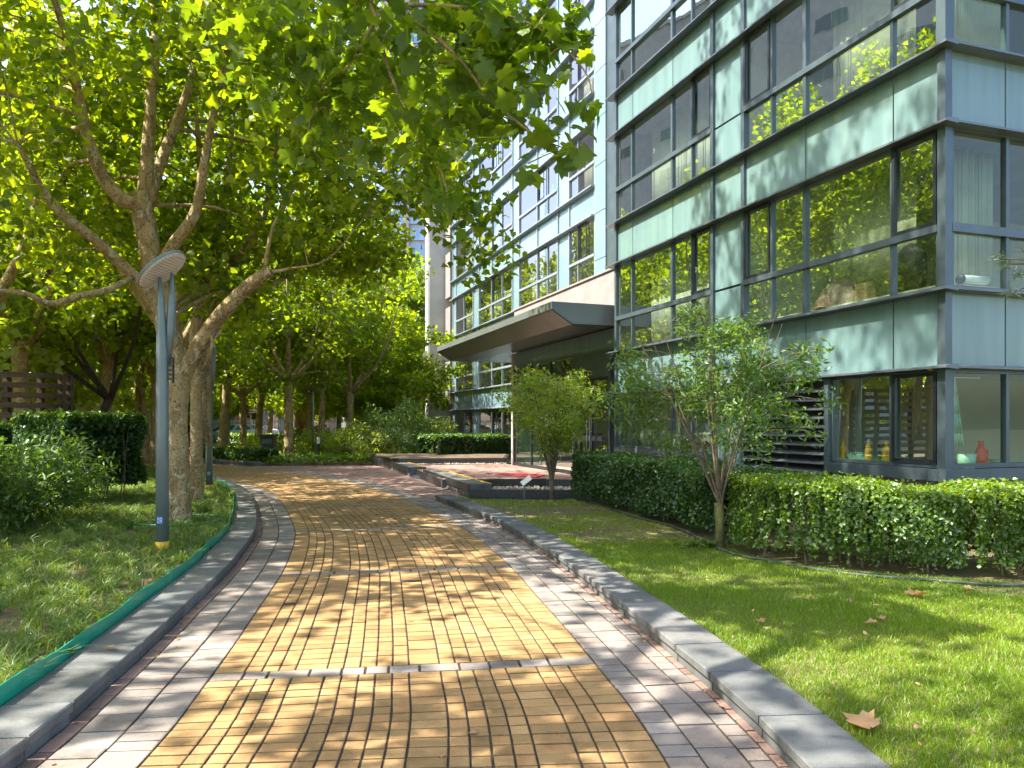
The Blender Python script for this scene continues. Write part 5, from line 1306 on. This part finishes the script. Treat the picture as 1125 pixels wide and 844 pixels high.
house('shed', gx(40,34), gx(76,34), 34, 4.0, M['white'], 'white flat roofed shed just right of the slatted screen', 5, M['concrete'], [(-.5,.4,.1,2.2,M['frame_dark'])])
house('shop', gx(282,84), gx(352,84), 84, 5.2, M['orange'], 'low salmon shopfront across the road behind the dark red column', 8, M['orange'], [(-3.2,-1.6,.4,3.2,M['white']),(-1.2,.6,.4,3.2,M['white']),(1.2,2.8,.4,3.2,M['white'])])
house('kiosk', gx(372,70), gx(432,70), 70, 3.4, M['white'], 'white kiosk with a cream roof band behind the far shrubs', 5, M['cream'], [(-1.8,-.9,.4,2.6,M['frame']),(-.4,.5,.4,2.6,M['frame']),(1.0,1.9,.4,2.6,M['frame'])])
house('gatehouse', gx(205,95), gx(275,95), 95, 6.5, M['orange'], 'long brick coloured block across the road on the left', 8, M['concrete'], [(-3,-2,1,2.6,M['white']),(-1,0,1,2.6,M['white']),(1,2,1,2.6,M['white']),(-3,-2,3.8,5.2,M['white']),(-1,0,3.8,5.2,M['white']),(1,2,3.8,5.2,M['white'])])
mb = MB(); mb.box(-.35,.35,-.35,.35,0,3.3); mb.box(-.45,.45,-.45,.45,3.301,3.5); o = mb.build('gate_column', mat('dark_red',(.22,.03,.03),None,.6,3), None, False, (gx(331,58),58,0)); tag(o, 'dark red square column between the back trees', 'column')
mb = MB(); mb.lathe([(.0,0),(.42,.0),(.42,.5),(.36,.9),(.30,1.2),(0,1.3)],sides=16); o = mb.build('yellow_bin', M['yellow'], None, True, (gx(338,56),56,0)); tag(o, 'yellow street bin beside the dark red column', 'bin')
# dark litter bin and bollard light
e = empty('litter_bin', (gx(295,32.5),32.5,.08), label='dark litter bin standing in the far bed behind the low hedge', cat='bin')
mb = MB(); mb.box(-.28,.28,-.22,.22,0,.95); mb.build('body', M['black'], e); mb = MB(); mb.box(-.33,.33,-.27,.27,.951,1.05); mb.build('lid', M['frame_dark'], e); mb=MB(); mb.box(-.2,.2,-.235,-.222,.66,.86); mb.build('opening', M['frame'], e)
e = empty('bollard_light', (gx(350,30.6),30.6,.08), label='short bollard light with a white head in the far bed', cat='bollard'); mb=MB(); mb.tube([(0,0,0),(0,0,.7)],.05,12); mb.build('post', M['black'], e); mb=MB(); mb.tube([(0,0,.7),(0,0,.95)],.06,12); mb.build('head', M['white'], e)
# railing fence
e = empty('railing_fence', (gx(200,64),64,0), label='white metal railing fence along the road behind the trees', cat='fence')
x0, x1 = gx(190,64)-gx(200,64)-6, gx(440,64)-gx(200,64); mb = MB(); mb.box(x0,x1,-.02,.02,1.7,1.76); mb.box(x0,x1,-.02,.02,.25,.31); mb.build('rail', M['white'], e)
mb = MB()
for x in np.arange(x0,x1,.16): mb.box(x-.012,x+.012,-.012,.012,.1,1.9)
mb.build('bars', M['white'], e)
# parked cars seen through the trunks
def car(loc, rz, bodym, label):
    e = empty('parked_car', loc, rz, label=label, cat='car', group='cars parked beyond the trees')
    prof = [(-2.2,.35),(-2.25,.7),(-2.0,.95),(-1.2,1.05),(-.6,1.45),(.9,1.48),(1.6,1.1),(2.15,1.0),(2.25,.6),(2.2,.3)]
    mb = MB(); mb.sweep_y(prof, -.85, .85); mb.build('body', bodym, e)
    for s_ in (-1,1):
        mb = MB(); pts=[(-1.1,1.06),(-.58,1.39),(.85,1.42),(1.45,1.1)]; mb.poly([(a,s_*.856,b) for a,b in (pts if s_<0 else pts[::-1])]); mb.build('side_window', M['dark_glass'], e)
    mb = MB(); mb.poly([(-1.22,-.7,1.08),(-.63,-.65,1.44),(-.63,.65,1.44),(-1.22,.7,1.08)]); o=mb.build('windscreen', M['dark_glass'], e); o.location=(-.012,0,.01)
    mb = MB(); mb.poly([(.93,-.65,1.49),(1.62,-.7,1.12),(1.62,.7,1.12),(.93,.65,1.49)]); o=mb.build('rear_window', M['dark_glass'], e); o.location=(.012,0,.01)
    for x in (-1.4,1.4):
        for s_ in (-1,1):
            w_ = MB(); w_.tube([(x,s_*.70,.33),(x,s_*.88,.33)],.33,18); q = w_.build('wheel', M['black'], e); w_ = MB(); w_.tube([(x,s_*.881,.33),(x,s_*.89,.33)],.19,14); w_.build('rim', M['ledge'], q)
    for s_ in (-1,1): mb = MB(); mb.box(-2.262,-2.2,s_*.62-.18,s_*.62+.18,.68,.84); mb.build('headlight', M['white'], e)
    return e
car((gx(255,60),60,0), R(80), M['teal_plastic'], 'pale green car parked beyond the slim trunks')
car((gx(212,57),57,0), R(80), M['black'], 'dark car parked behind the twin trunk tree')
car((gx(276,68),68,0), 0, M['white'], 'white car on the road behind the reddish trunk')
# flower planters in the plaza
for (pxx, Y, lab) in ((155,39,'round clay planter with yellow flowers on the pale plaza'),(140,42,'second round clay planter further back on the pale plaza')):
    e = empty('flower_planter', (gx(pxx,Y),Y,0), label=lab, cat='planter'); mb = MB(); mb.lathe([(.3,0),(.45,.4),(.5,.42),(.42,.38),(0,.36)],sides=18); mb.build('pot', M['orange'], e, True)
    r = np.random.default_rng(int(Y)); P = norm(r.normal(size=(500,3)))*.42*r.random((500,1))**.4; P[:,2] = np.abs(P[:,2])*.8+.4; link('flowers', leaves('flowers', P, 'wide', .12, r=r), M['leaf_lime'] if 0 else leafmat('yellow_bloom',(.35,.32,.02),(.6,.5,.03),.3,1.2), e)

# ------------------------------------------------------------------ distant glass tower
def tower(x0, x1, Y, H, d, label, rz=0):
    e = empty('glass_tower', ((x0+x1)/2, Y, 0), rz, label=label, cat='tower'); w_ = (x1-x0)/2
    mb = MB(); mb.box(-w_, w_, 0, d, 0, H); mb.build('wall', M['concrete'], e)
    n = min(96, int(H/3.2))
    for i in range(n):
        z = 2+i*3.2; q = MB()
        for a, b in ((-w_+1.0,-w_*.36),(-w_*.28,w_*.28),(w_*.36,w_-1.0)):
            q.box(a, b, -.25, -.01, z, z+2.3, random.random())
        for a, b in ((1,d*.45),(d*.55,d-1)): q.box(w_+.01, w_+.25, a, b, z, z+2.3, random.random())
        q.build('window_band', M['tower_glass'], e)
    for a in (-w_, -w_*.32, w_*.32, w_): q = MB(); q.box(a-.45,a+.45,-.6,.2,0,H+1); q.build('pier', M['stone'], e)
    mb = MB(); mb.box(-w_-.5, w_+.5, -.8, d+.5, H+1.001, H+2.2); mb.build('roof', M['concrete'], e)
M['tower_glass'] = mat('tower_glass', (.10,.22,.48), (.25,.38,.55), .06, .25, spec=1, coat=1, tint=.3)
tower(gx(424,150), gx(492,150), 150, 118, 12, 'tall blue glass apartment tower seen between the leaves and the pale end wall')
# clouds of hazy white sky are left to the sky itself

# ------------------------------------------------------------------ block across the garden, mirrored in the windows
e = empty('apartment_slab', (-75,0,0), label='long beige apartment slab across the garden, outside the view on the left', cat='building')
mb = MB(); mb.box(-10,0,-20,110,0,62); mb.build('wall', M['slab_wall'], e); mb = MB(); mb.box(-10.3,.3,-20.3,110.3,62.001,62.6); mb.build('roof', M['concrete'], e)
for k in range(10):
    for j in range(9):
        q = MB(); y = -8+j*12.6; k = k*2 if False else k; q.box(.005,.06,y,y+4.6,1.2+6.2*k,3.2+6.2*k); f = q.build('window', M['slab_wall'], e)
        q = MB(); q.box(.061,.07,y+.1,y+2.2,1.3+6.2*k,3.1+6.2*k); q.box(.061,.07,y+2.3,y+4.5,1.3+6.2*k,3.1+6.2*k); q.build('pane', M['dark_glass'], f)
